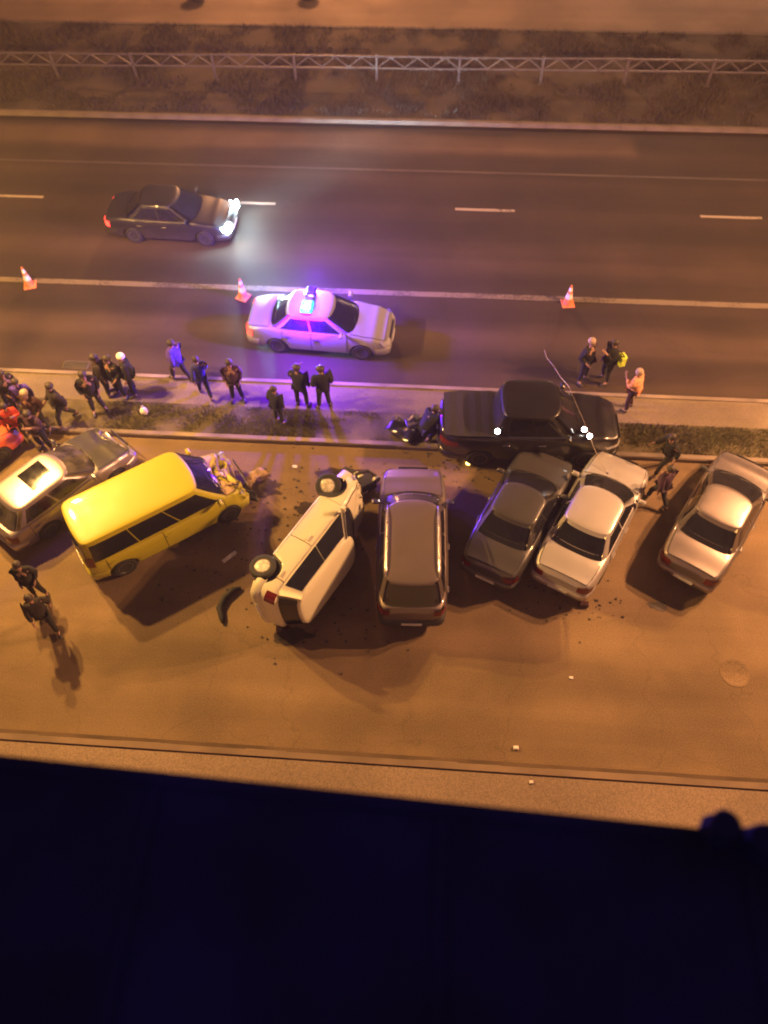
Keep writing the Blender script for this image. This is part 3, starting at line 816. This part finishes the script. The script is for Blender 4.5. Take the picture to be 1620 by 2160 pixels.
# 10 police car
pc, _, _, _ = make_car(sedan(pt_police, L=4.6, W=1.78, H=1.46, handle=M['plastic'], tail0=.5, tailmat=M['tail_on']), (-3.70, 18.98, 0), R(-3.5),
         'white police sedan with flashing blue roof beacon on the far road', 'police car', name='police_car')
lb = MB().box((0, 0, 0), (.30, 1.16, .05), bev=.015).build('light_bar', M['plastic'], pc, loc=(-.30, 0, 1.50))
MB().box((0, .34, .085), (.30, .46, .12), bev=.04).build('far_beacon', M['bar'], lb)
MB().box((0, -.33, .085), (.34, .48, .12), bev=.04).build('near_beacon', M['cyan'], lb)
MB().box((.0, -.42, .15), (.24, .12, .03), bev=.01).build('beacon_core', M['cyan_core'], lb)
MB().box((0, 0, .07), (.26, .16, .09), bev=.02).build('speaker', M['plastic'], lb)
def point(x, y, z, e, c, rad, parent, nm='beacon_light'):
    ld = bpy.data.lights.new(nm, 'POINT'); ld.energy = e; ld.color = c; ld.shadow_soft_size = rad
    o = bpy.data.objects.new(nm, ld); col.objects.link(o); o.location = (x, y, z); o.parent = parent; return o
point(-.30, -.98, 1.66, 1050, (.12, .0, 1.0), .10, pc); point(-.30, .98, 1.66, 1300, (.13, .02, 1.0), .10, pc); point(-.30, -.1, 1.85, 70, (.25, .12, 1.0), .08, pc)

# 11 car on the far road with lit headlamps
mv, _, _, _ = make_car(sedan(pt_dark, L=4.5, W=1.78, H=1.46, headmat=M['head_on'], tailmat=M['tail_on'], zhead=.66), (-9.72, 24.15, 0), R(-1.5),
         'black sedan with bright bluish headlamps driving along the far road', 'car', name='driving_car')
for sd in (1, -1):
    ld = bpy.data.lights.new('headlamp_beam', 'SPOT'); ld.energy = 620; ld.color = (.45, .78, 1.0); ld.spot_size = R(165); ld.spot_blend = 1; ld.shadow_soft_size = .06
    ld.use_nodes = True; ln = ld.node_tree; em = ln.nodes['Emission']
    tc = ln.nodes.new('ShaderNodeTexCoord'); sp = ln.nodes.new('ShaderNodeSeparateXYZ'); ln.links.new(tc.outputs['Normal'], sp.inputs[0])
    ab = ln.nodes.new('ShaderNodeMath'); ab.operation = 'ABSOLUTE'; ln.links.new(sp.outputs['Y'], ab.inputs[0])
    mx_ = ln.nodes.new('ShaderNodeMath'); mx_.operation = 'MAXIMUM'; ln.links.new(ab.outputs[0], mx_.inputs[0]); mx_.inputs[1].default_value = .10
    pw = ln.nodes.new('ShaderNodeMath'); pw.operation = 'POWER'; ln.links.new(mx_.outputs[0], pw.inputs[0]); pw.inputs[1].default_value = -2.0
    ln.links.new(pw.outputs[0], em.inputs['Strength'])         # headlamp reflector: most light goes out flat, little straight down
    o = bpy.data.objects.new('headlamp_beam', ld); col.objects.link(o); o.parent = mv; o.location = (2.32, sd * .62, .68); o.rotation_euler = (R(89), 0, R(-90 - 8 * (1 if sd < 0 else -.6)))
    MB().lathe([(.17, 0), (.15, .05), (.08, .09), (.001, .10)], (0, 0, 0), 16, 'X', caps=False).build('headlamp_lens', M['head_on'], mv, smooth=True, loc=(2.26, sd * .63, .70))

# ------------------------------------------------------------------ traffic cones
def cone(x, y, label):
    t = thing('traffic_cone', label, 'traffic cone', (x, y, 0), random.uniform(-.5, .5), 'traffic cones along the solid line')
    MB().box((0, 0, .02), (.42, .42, .04), bev=.012).build('base', CL['orange'], t)
    def seg(nm, z0, z1, mt):
        f = lambda z: lerp(.16, .03, z / .75)
        MB().lathe([(f(z0), z0 + .04), (f(z1), z1 + .04)], (0, 0, 0), 18, caps=True).build(nm, mt, t, smooth=False)
    seg('lower_cone', 0, .24, CL['orange']); seg('white_band', .24, .44, CL['white']); seg('middle_cone', .44, .54, CL['orange']); seg('white_band', .54, .68, CL['white']); seg('tip', .68, .75, CL['orange'])
cone(-14.15, 20.92, 'orange and white traffic cone at the far left on the solid line')
cone(-6.62, 20.72, 'traffic cone standing just behind the police car')
cone(4.36, 20.95, 'traffic cone on the solid line right of the police car')

# ------------------------------------------------------------------ people
def skin_mesh(V, E, Rd, name, sub=1):
    me = bpy.data.meshes.new('tmp'); me.from_pydata(V, E, []); o = bpy.data.objects.new('tmp', me); col.objects.link(o)
    md = o.modifiers.new('s', 'SKIN'); md.use_smooth_shade = True
    for i, rr in enumerate(Rd):
        sv = me.skin_vertices[0].data[i]; sv.radius = rr if isinstance(rr, tuple) else (rr, rr)
    me.skin_vertices[0].data[0].use_root = True
    ms = o.modifiers.new('u', 'SUBSURF'); ms.levels = sub
    dg = bpy.context.evaluated_depsgraph_get(); out = bpy.data.meshes.new_from_object(o.evaluated_get(dg)); out.name = name
    bpy.data.objects.remove(o); bpy.data.meshes.remove(me); return out

def pose(kind):
    """joints, person faces +x"""
    J = dict(pelvis=(0, 0, .95), waist=(0, 0, 1.08), chest=(.01, 0, 1.28), neck=(0, 0, 1.46), jaw=(.03, 0, 1.56), head=(.015, 0, 1.655), crown=(0, 0, 1.725), nose=(.115, 0, 1.61),
             shL=(0, .185, 1.42), elL=(-.03, .25, 1.14), wrL=(.06, .25, .90), shR=(0, -.185, 1.42), elR=(-.03, -.25, 1.14), wrR=(.06, -.25, .90),
             hiL=(0, .095, .92), knL=(.02, .11, .50), anL=(-.01, .12, .10), toL=(.17, .14, .04), hiR=(0, -.095, .92), knR=(.02, -.11, .50), anR=(-.01, -.12, .10), toR=(.17, -.14, .04))
    if kind == 'walk':
        J.update(knL=(.20, .10, .53), anL=(.24, .10, .12), toL=(.41, .11, .06), knR=(-.06, -.10, .50), anR=(-.34, -.10, .17), toR=(-.21, -.11, .05),
                 elL=(-.14, .24, 1.16), wrL=(-.12, .25, .92), elR=(.08, -.25, 1.15), wrR=(.26, -.22, .98))
    if kind == 'pockets':
        J.update(elL=(-.08, .25, 1.15), wrL=(.10, .20, .97), elR=(-.08, -.25, 1.15), wrR=(.10, -.20, .97), anL=(-.01, .16, .10), toL=(.15, .21, .04), anR=(-.01, -.14, .10), toR=(.15, -.19, .04))
    if kind == 'phone':
        J.update(elL=(.08, .24, 1.18), wrL=(.26, .10, 1.36), head=(.035, 0, 1.65), knR=(.05, -.13, .5), anR=(-.05, -.17, .1), toR=(.11, -.22, .04))
    if kind == 'stride':
        J.update(knL=(.24, .14, .55), anL=(.34, .17, .12), toL=(.51, .18, .06), knR=(-.14, -.16, .50), anR=(-.42, -.20, .17), toR=(-.29, -.22, .05), chest=(.08, 0, 1.26), neck=(.12, 0, 1.43), jaw=(.16, 0, 1.52), head=(.16, 0, 1.61), crown=(.15, 0, 1.68), nose=(.25, 0, 1.57),
                 shL=(.09, .185, 1.39), shR=(.09, -.185, 1.39), elL=(-.06, .28, 1.16), wrL=(.06, .36, .98), elR=(.22, -.27, 1.17), wrR=(.40, -.30, 1.10))
    if kind == 'crouch':
        J = {k: (v[0], v[1], v[2]) for k, v in J.items()}
        J.update(pelvis=(-.20, 0, .50), waist=(-.14, 0, .62), chest=(.0, 0, .80), neck=(.08, 0, .96), jaw=(.14, 0, 1.03), head=(.14, 0, 1.12), crown=(.13, 0, 1.19), nose=(.235, 0, 1.08), shL=(.06, .185, .92), shR=(.06, -.185, .92),
                 elL=(.18, .26, .68), wrL=(.36, .18, .56), elR=(.18, -.26, .68), wrR=(.36, -.14, .52), hiL=(-.20, .10, .48), knL=(.20, .17, .50), anL=(-.02, .14, .10), toL=(.16, .16, .04),
                 hiR=(-.20, -.10, .48), knR=(.12, -.15, .30), anR=(-.22, -.13, .12), toR=(-.08, -.14, .04))
    return J

def person_meshes(kind):
    J = pose(kind); Vn = []; idx = {}
    def add(k, p): idx[k] = len(Vn); Vn.append(p)
    rad = dict(pelvis=(.145, .11), waist=(.125, .095), chest=(.15, .11), neck=.052, jaw=.062, head=.098, crown=.06, nose=.014, shL=.062, elL=.040, wrL=.026, shR=.062, elR=.040, wrR=.026,
               hiL=.088, knL=.056, anL=.038, toL=.030, hiR=.088, knR=.056, anR=.038, toR=.030)
    for k in J: add(k, J[k])
    E = [(idx[a], idx[b_]) for a, b_ in (('pelvis', 'waist'), ('waist', 'chest'), ('chest', 'neck'), ('neck', 'jaw'), ('jaw', 'head'), ('head', 'crown'), ('chest', 'shL'), ('shL', 'elL'), ('elL', 'wrL'), ('chest', 'shR'), ('shR', 'elR'), ('elR', 'wrR'),
         ('pelvis', 'hiL'), ('hiL', 'knL'), ('knL', 'anL'), ('anL', 'toL'), ('pelvis', 'hiR'), ('hiR', 'knR'), ('knR', 'anR'), ('anR', 'toR'), ('head', 'nose'))]
    Rd = [rad[k] for k in J]
    for sd in 'LR':
        w_ = Vector(J['wr' + sd]); e = Vector(J['el' + sd]); d = (w_ - e).normalized(); a = Vector((0, 1 if sd == 'L' else -1, 0)); fw = d.cross(a).normalized()
        if fw.x < 0: fw = -fw
        pm = w_ + d * .07; Vn.append(tuple(pm)); Rd.append((.036, .020)); ip = len(Vn) - 1; E.append((idx['wr' + sd], ip))
        for q, (o_, l) in enumerate(((.030, .070), (.010, .080), (-.010, .075), (-.030, .060))):
            k1 = pm + fw * o_ + d * .035; k2 = k1 + d * l * .6 - a * .012; k3 = k2 + d * l * .4 - a * .022
            for kk, pt in enumerate((k1, k2, k3)):
                Vn.append(tuple(pt)); Rd.append(.0095 - kk * .001); E.append((ip if kk == 0 else len(Vn) - 2, len(Vn) - 1))
        k1 = w_ + d * .03 + fw * .035; k2 = k1 + (fw + d).normalized() * .045
        for kk, pt in enumerate((k1, k2)):
            Vn.append(tuple(pt)); Rd.append(.011 - kk * .001); E.append((idx['wr' + sd] if kk == 0 else len(Vn) - 2, len(Vn) - 1))
    body = skin_mesh(Vn, E, Rd, 'body')
    def sub(keys, edges, rd, name):
        ii = {k: i for i, k in enumerate(keys)}
        return skin_mesh([J[k] for k in keys], [(ii[a], ii[b_]) for a, b_ in edges], rd, name)
    J['hem'] = tuple(Vector(J['pelvis']) + Vector((0, 0, -.15)))
    J['col'] = tuple(Vector(J['chest']).lerp(Vector(J['neck']), .85))
    J['cuL'] = tuple(Vector(J['elL']).lerp(Vector(J['wrL']), .93)); J['cuR'] = tuple(Vector(J['elR']).lerp(Vector(J['wrR']), .93))
    jacket = sub(['waist', 'pelvis', 'hem', 'chest', 'col', 'shL', 'elL', 'cuL', 'shR', 'elR', 'cuR'],
                 [('waist', 'pelvis'), ('pelvis', 'hem'), ('waist', 'chest'), ('chest', 'col'), ('chest', 'shL'), ('shL', 'elL'), ('elL', 'cuL'), ('chest', 'shR'), ('shR', 'elR'), ('elR', 'cuR')],
                 [(.20, .16), (.215, .17), (.215, .17), (.22, .17), .095, .11, .082, .062, .11, .082, .062], 'jacket')
    J['haL'] = tuple(Vector(J['knL']).lerp(Vector(J['anL']), .92)); J['haR'] = tuple(Vector(J['knR']).lerp(Vector(J['anR']), .92))
    tr = sub(['pelvis', 'hiL', 'knL', 'haL', 'hiR', 'knR', 'haR'], [('pelvis', 'hiL'), ('hiL', 'knL'), ('knL', 'haL'), ('pelvis', 'hiR'), ('hiR', 'knR'), ('knR', 'haR')],
             [(.155, .125), .105, .075, .062, .105, .075, .062], 'trousers')
    shoes = []
    for sd in 'LR':
        a = Vector(J['an' + sd]); b_ = Vector(J['to' + sd]); hl = a + Vector((-.05, 0, -.05))
        shoes.append(skin_mesh([tuple(hl), tuple(a.lerp(b_, .45) + Vector((0, 0, -.01))), tuple(b_ + Vector((.03, 0, .0)))], [(0, 1), (1, 2)], [(.05, .045), (.055, .045), (.045, .035)], 'shoe'))
    hd = Vector(J['head']); cr = Vector(J['crown']); hair = MB(); rows = []
    for i in range(8):
        th = i / 7 * math.pi * .62
        rows.append([(hd.x - .012 + math.sin(th) * math.cos(p) * .122 * (1 if math.cos(p) < .3 else .86), hd.y + math.sin(th) * math.sin(p) * .108, hd.z + .012 + math.cos(th) * .118) for p in [2 * math.pi * q / 16 for q in range(16)]])
    hair.grid(rows, closed=True); hm = hair.mesh('hair', True)
    eyes = MB()
    for yy in (-.034, .034): eyes.lathe([(.001, -.012), (.010, -.006), (.012, 0), (.010, .006), (.001, .012)], (hd.x + .088, yy, hd.z + .0), 8)
    em = eyes.mesh('eyes', True)
    return dict(body=body, jacket=jacket, trousers=tr, shoeL=shoes[0], shoeR=shoes[1], hair=hm, eyes=em, J=J)

PM = {k: person_meshes(k) for k in ('stand', 'walk', 'pockets', 'phone', 'stride', 'crouch')}

def person(x, y, z, face, kind, label, jacket='black', trousers='denim', hair=None, sc_=1.0, group='onlookers around the crash'):
    t = thing('person', label, 'person', (x, y, z), R(face), group); bw = sc_ * random.uniform(.94, 1.14); t.scale = (bw, bw, sc_)
    d = PM[kind]
    b_ = link('body', d['body'], M['skin'], t)
    link('jacket', d['jacket'], CL[jacket], t); link('trousers', d['trousers'], CL[trousers], t)
    link('shoe', d['shoeL'], M['shoe'], t); link('shoe', d['shoeR'], M['shoe'], t)
    link('hair' if hair is not M['white_hat'] else 'hat', d['hair'], hair or M['hair'], t); link('eyes', d['eyes'], M['hair'], t)
    return t, d['J']

# median, left group
person(-10.15, 15.35, .12, -60, 'pockets', 'person in a black jacket, leftmost of the group on the median', 'black', 'charcoal')
person(-10.02, 16.05, .10, 20, 'stand', 'person in a dark brown coat at the back of the median group', 'brown', 'charcoal')
person(-9.62, 16.02, .10, -120, 'pockets', 'tall person in black between the coats of the median group', 'black', 'navy')
person(-9.22, 16.12, .10, 200, 'stand', 'person in a long black coat with pale hair', 'black', 'navy', M['white_hat'])
person(-7.85, 16.72, .12, 150, 'walk', 'person in a violet jacket stepping off the concrete strip', 'violet', 'charcoal')
person(-6.98, 16.12, .10, 120, 'walk', 'person in a dark blue jacket walking behind the violet jacket', 'blue', 'charcoal')
person(-5.98, 16.05, .10, -80, 'pockets', 'person in a plum coat standing alone with legs apart on the strip', 'plum', 'charcoal')
person(-4.56, 15.20, .12, 60, 'stand', 'person in dark clothes standing on the grass in front of the pair', 'navy', 'charcoal', None, .93)
person(-3.98, 15.95, .10, 80, 'phone', 'person in a navy coat, left one of the pair below the police car', 'navy', 'charcoal')
person(-3.28, 15.92, .10, 110, 'pockets', 'person in a dark plum coat, right one of the pair below the police car', 'black', 'charcoal', None, 1.02)
# crowd by the brown car
person(-12.55, 15.25, .12, -30, 'pockets', 'person in a black coat at the back of the crowd by the brown car', 'black', 'charcoal')
person(-13.05, 15.5, .12, 10, 'stand', 'person with dark hair half hidden at the left edge of the crowd', 'olive', 'charcoal')
person(-12.02, 14.95, .12, -70, 'stand', 'person in a lilac jacket in the crowd by the brown car', 'violet', 'denim')
person(-12.15, 14.15, .0, -50, 'phone', 'person in a red jacket in front of the crowd', 'red', 'charcoal')
person(-11.62, 14.55, .12, -100, 'pockets', 'person in a maroon coat with fair hair behind the brown car', 'maroon', 'charcoal', M['hair_fair'])
person(-11.38, 13.92, .0, -100, 'phone', 'person in a plum jacket leaning at the bonnet of the brown car', 'plum', 'navy')
person(-10.98, 14.85, .12, -140, 'walk', 'person in dark clothes walking at the right end of the crowd', 'brown', 'charcoal')
person(-12.75, 14.35, .0, -20, 'pockets', 'person in a bright orange jacket at the left edge', 'orange', 'maroon')
# right of the pickup
person(4.60, 17.50, .0, -40, 'pockets', 'officer like person in black with pale cap behind the pickup', 'black', 'navy', M['hair_fair'], 1.04)
pj, J = person(5.30, 17.50, .0, 200, 'phone', 'person in black with a yellow green reflective bag behind the pickup', 'black', 'charcoal', None, 1.04)
person(5.86, 16.30, .12, 150, 'phone', 'person in an orange and peach jacket beside the pickup nose', 'peach', 'maroon', M['hair_fair'])
person(6.66, 14.12, .05, 200, 'stride', 'person in black striding over the kerb between two silver cars', 'black', 'charcoal')
person(6.36, 13.00, .0, 120, 'walk', 'person in dark clothes standing in the gap between the two silver cars', 'plum', 'charcoal')
# near road
person(-9.50, 8.20, .0, -60, 'walk', 'person in brown walking on the near road, lowest of all people', 'brown', 'charcoal', None, 1.02)
person(-10.10, 9.10, .0, -80, 'pockets', 'person in a dark coat standing behind the brown car tail', 'charcoal', 'black')

# reflective bag slung at the side of the person behind the pickup
bag = thing('reflective_bag', 'pale yellow green reflective bag on the side of a person in black', 'bag', (5.58, 17.38, .92), R(20))
MB().box((0, 0, .22), (.20, .26, .44), bev=.05).build('pouch', CL['lime'], bag)
MB().tube([(0, -.1, .42), (-.12, -.02, .60), (-.2, .04, .62)], .015, 6).build('strap', CL['black'], bag)

# ------------------------------------------------------------------ debris
def arc(pts, r, name, label, cat, mt, flat=.5):
    mb = MB().tube(pts, r, 8); o = mb.build(name, mt, smooth=True)
    return tag(o, label, cat)
arc([(-4.82, 9.62, .06), (-5.0, 9.55, .09), (-5.2, 9.30, .08), (-5.28, 9.02, .06), (-5.16, 8.72, .05), (-5.12, 8.60, .05)], [.04, .08, .09, .10, .08, .04], 'bumper_piece', 'curved black bumper piece on the road left of the overturned car', 'car part', M['rubber'])
arc([(-5.45, 10.40, .03), (-5.15, 10.72, .03)], .055, 'trim_piece', 'short white trim piece on the road beside the yellow van', 'car part', CL['white'])
tag(MB().box((0, 0, .06), (.26, .16, .12), bev=.03).build('lamp_fragment', CL['maroon'], loc=(4.17, 9.70, 0)), 'dark red lamp fragment on the road behind the white sedan', 'car part')
tag(MB().box((0, 0, .03), (.14, .10, .05), bev=.015).build('glint_piece', CL['white'], loc=(-3.92, 13.68, 0)), 'small glass piece coloured white as a glint on the asphalt below the median kerb', 'debris')  # white colour imitates a glint on broken glass
am = tag(MB().lathe([(.07, 0), (.07, .05), (.04, .09), (.002, .10)], (0, 0, 0), 12).build('amber_glint', M['amber'], smooth=True, loc=(1.13, 14.12, .0)), 'small amber glint fragment lying by the kerb beside the pickup', 'warning light')  # indicator debris, its lamp glint imitated by emission
tag(MB().box((0, 0, .03), (.13, .09, .05), bev=.015).build('paper_cup', CL['white'], loc=(2.36, 5.85, 0)), 'crumpled white cup on the near road above the lower kerb', 'litter')
tag(MB().box((0, 0, .02), (.09, .07, .04), bev=.012).build('paper_scrap', CL['white'], loc=(2.68, 5.05, .12)), 'tiny pale paper scrap on the pavement edge', 'litter')
tag(MB().box((0, 0, .015), (.10, .07, .03), bev=.012).build('plastic_scrap', CL['white'], loc=(3.75, 7.68, 0)), 'tiny pale scrap on the middle of the near road', 'litter')
bagw = thing('carrier_bag', 'small white carrier bag on the grass beside the median group', 'bag', (-8.75, 15.35, .12), .4)
MB().lathe([(.05, 0), (.11, .03), (.12, .12), (.09, .20), (.03, .25)], (0, 0, 0), 10).build('pouch', CL['white'], bagw, smooth=True)
MB().tube([(.02, 0, .24), (.03, .03, .33), (0, .0, .35), (-.03, -.02, .33), (-.02, 0, .24)], .008, 5).build('strap', CL['white'], bagw)
# torn front panel of the van, lying by its nose
for k, (px, py, rzk, sx_, sy_, cm, lb) in enumerate(((-4.98, 13.12, 60, .75, .28, M['primer'], 'torn tan panel upright at the van nose'), (-5.05, 12.45, 20, .45, .30, M['plastic'], 'torn black plastic panel under the van nose'),
                                           (-1.92, 13.15, -60, .80, .14, pt_cream, 'bent white bumper strip between the wreck and the wagon'), (-2.30, 13.35, 80, .55, .4, M['plastic'], 'crumpled dark engine cover by the wreck nose'))):
    rows = []
    for i in range(9):
        rows.append([(sx_ * (i / 8 - .5), sy_ * (j / 4 - .5) + .1 * math.sin(i * .45), .06 + .22 * abs(noise.noise(Vector((i * .35 + k * 5, j * .5, 0)))) + .02 * j) for j in range(5)])
    o = MB().grid(rows).build('torn_panel', cm, smooth=True, loc=(px, py, 0)); o.rotation_euler = (0, 0, R(rzk)); tag(o, lb, 'car part')
    sl = o.modifiers.new('thick', 'SOLIDIFY'); sl.thickness = .012
eng = thing('engine_block', 'dark torn engine parts lying between the wreck nose and the wagon', 'car part', (-1.80, 13.05, 0), R(35))
MB().box((0, 0, .22), (.55, .42, .36), None, bev=.05).build('block', M['plastic'], eng)
MB().tube([(-.3, .1, .3), (-.1, .3, .42), (.25, .28, .36), (.42, .05, .2)], .05, 8).build('hose', M['rubber'], eng, smooth=True)
MB().lathe([(.13, -.04), (.13, .04), (.05, .05), (.05, .07)], (.3, -.12, .35), 14, 'Y').build('pulley', M['steel_rim'], eng)
MB().box((-.42, -.2, .12), (.5, .06, .3), bev=.02).build('radiator', M['kerb_dark'], eng)
for k, (px, py, rzk, lb) in enumerate(((-.30, 15.35, 15, 'dark crumpled panel heaped at the tail of the black pickup'), (-.85, 15.05, -35, 'flat dark torn panel on the median left of the pickup tail'))):
    rows = []
    for i in range(9):
        rows.append([(.95 * (i / 8 - .5), .6 * (j / 4 - .5), .08 + .35 * abs(noise.noise(Vector((i * .4 + k * 3, j * .6, 2))))) for j in range(5)])
    o = MB().grid(rows).build('crumpled_panel', pt_black, smooth=True, loc=(px, py, .1)); o.rotation_euler = (0, 0, R(rzk)); tag(o, lb, 'car part')
    sl = o.modifiers.new('thick', 'SOLIDIFY'); sl.thickness = .012
person(-.02, 15.0, .12, 40, 'crouch', 'person in navy crouching at the tail of the black pickup', 'navy', 'charcoal')
# small shards scattered: each one countable only nearby, so one mass
mb = MB()
for i in range(420):
    a = random.choice(((-4.6, 12.0, 1.3), (-3.2, 13.2, 1.2), (-5.4, 9.6, 1.3), (-2.6, 8.6, 1.0), (.8, 13.8, .9), (4, 9.9, .8)))
    x = random.gauss(a[0], a[2]); y = min(random.gauss(a[1], a[2] * .6), 14.4); s_ = random.uniform(.008, .03)
    mb.box((x, y, s_ * .5), (s_ * random.uniform(1, 3), s_ * random.uniform(1, 2), s_))
tag(mb.build('glass_shards', CL['grey']), 'scattered glass and plastic crumbs around the wrecks', 'debris', kind='stuff')

# cable lying over the pickup and the white sedan's bonnet
cb = thing('loose_cable', 'thin pale cable draped across the black pickup down to the white sedan bonnet', 'cable', (0, 0, 0))
pts = [(3.5, 18.75, .03), (3.52, 18.2, .25), (3.58, 17.2, .95), (3.66, 16.3, 1.45), (3.84, 15.8, 1.62), (4.05, 15.2, 1.52), (4.30, 14.45, 1.42), (4.5, 13.95, 1.22), (4.68, 13.6, 1.05), (4.85, 13.3, .97)]
MB().tube(pts, .008, 6).build('strand', CL['wire'], cb, smooth=True)
MB().box((4.87, 13.27, .96), (.06, .06, .03), bev=.01).build('hook', M['chrome'], cb)

# ------------------------------------------------------------------ thin glow haze round everything, added to imitate lens glow and lift shadows
hz, hn, hb = newmat('glow haze'); hn.nodes.remove(hb)
pv = hn.nodes.new('ShaderNodeVolumePrincipled'); pv.inputs['Color'].default_value = (.95, .84, .70, 1); pv.inputs['Density'].default_value = HAZE; pv.inputs['Anisotropy'].default_value = .1
hn.links.new(pv.outputs[0], hn.nodes['Material Output'].inputs['Volume'])
tag(MB().box((0, 60, 10.0), (284, 244, 22.4)).build('haze', hz), 'thin glow haze over the whole street, added for lens bloom', 'haze', kind='stuff')
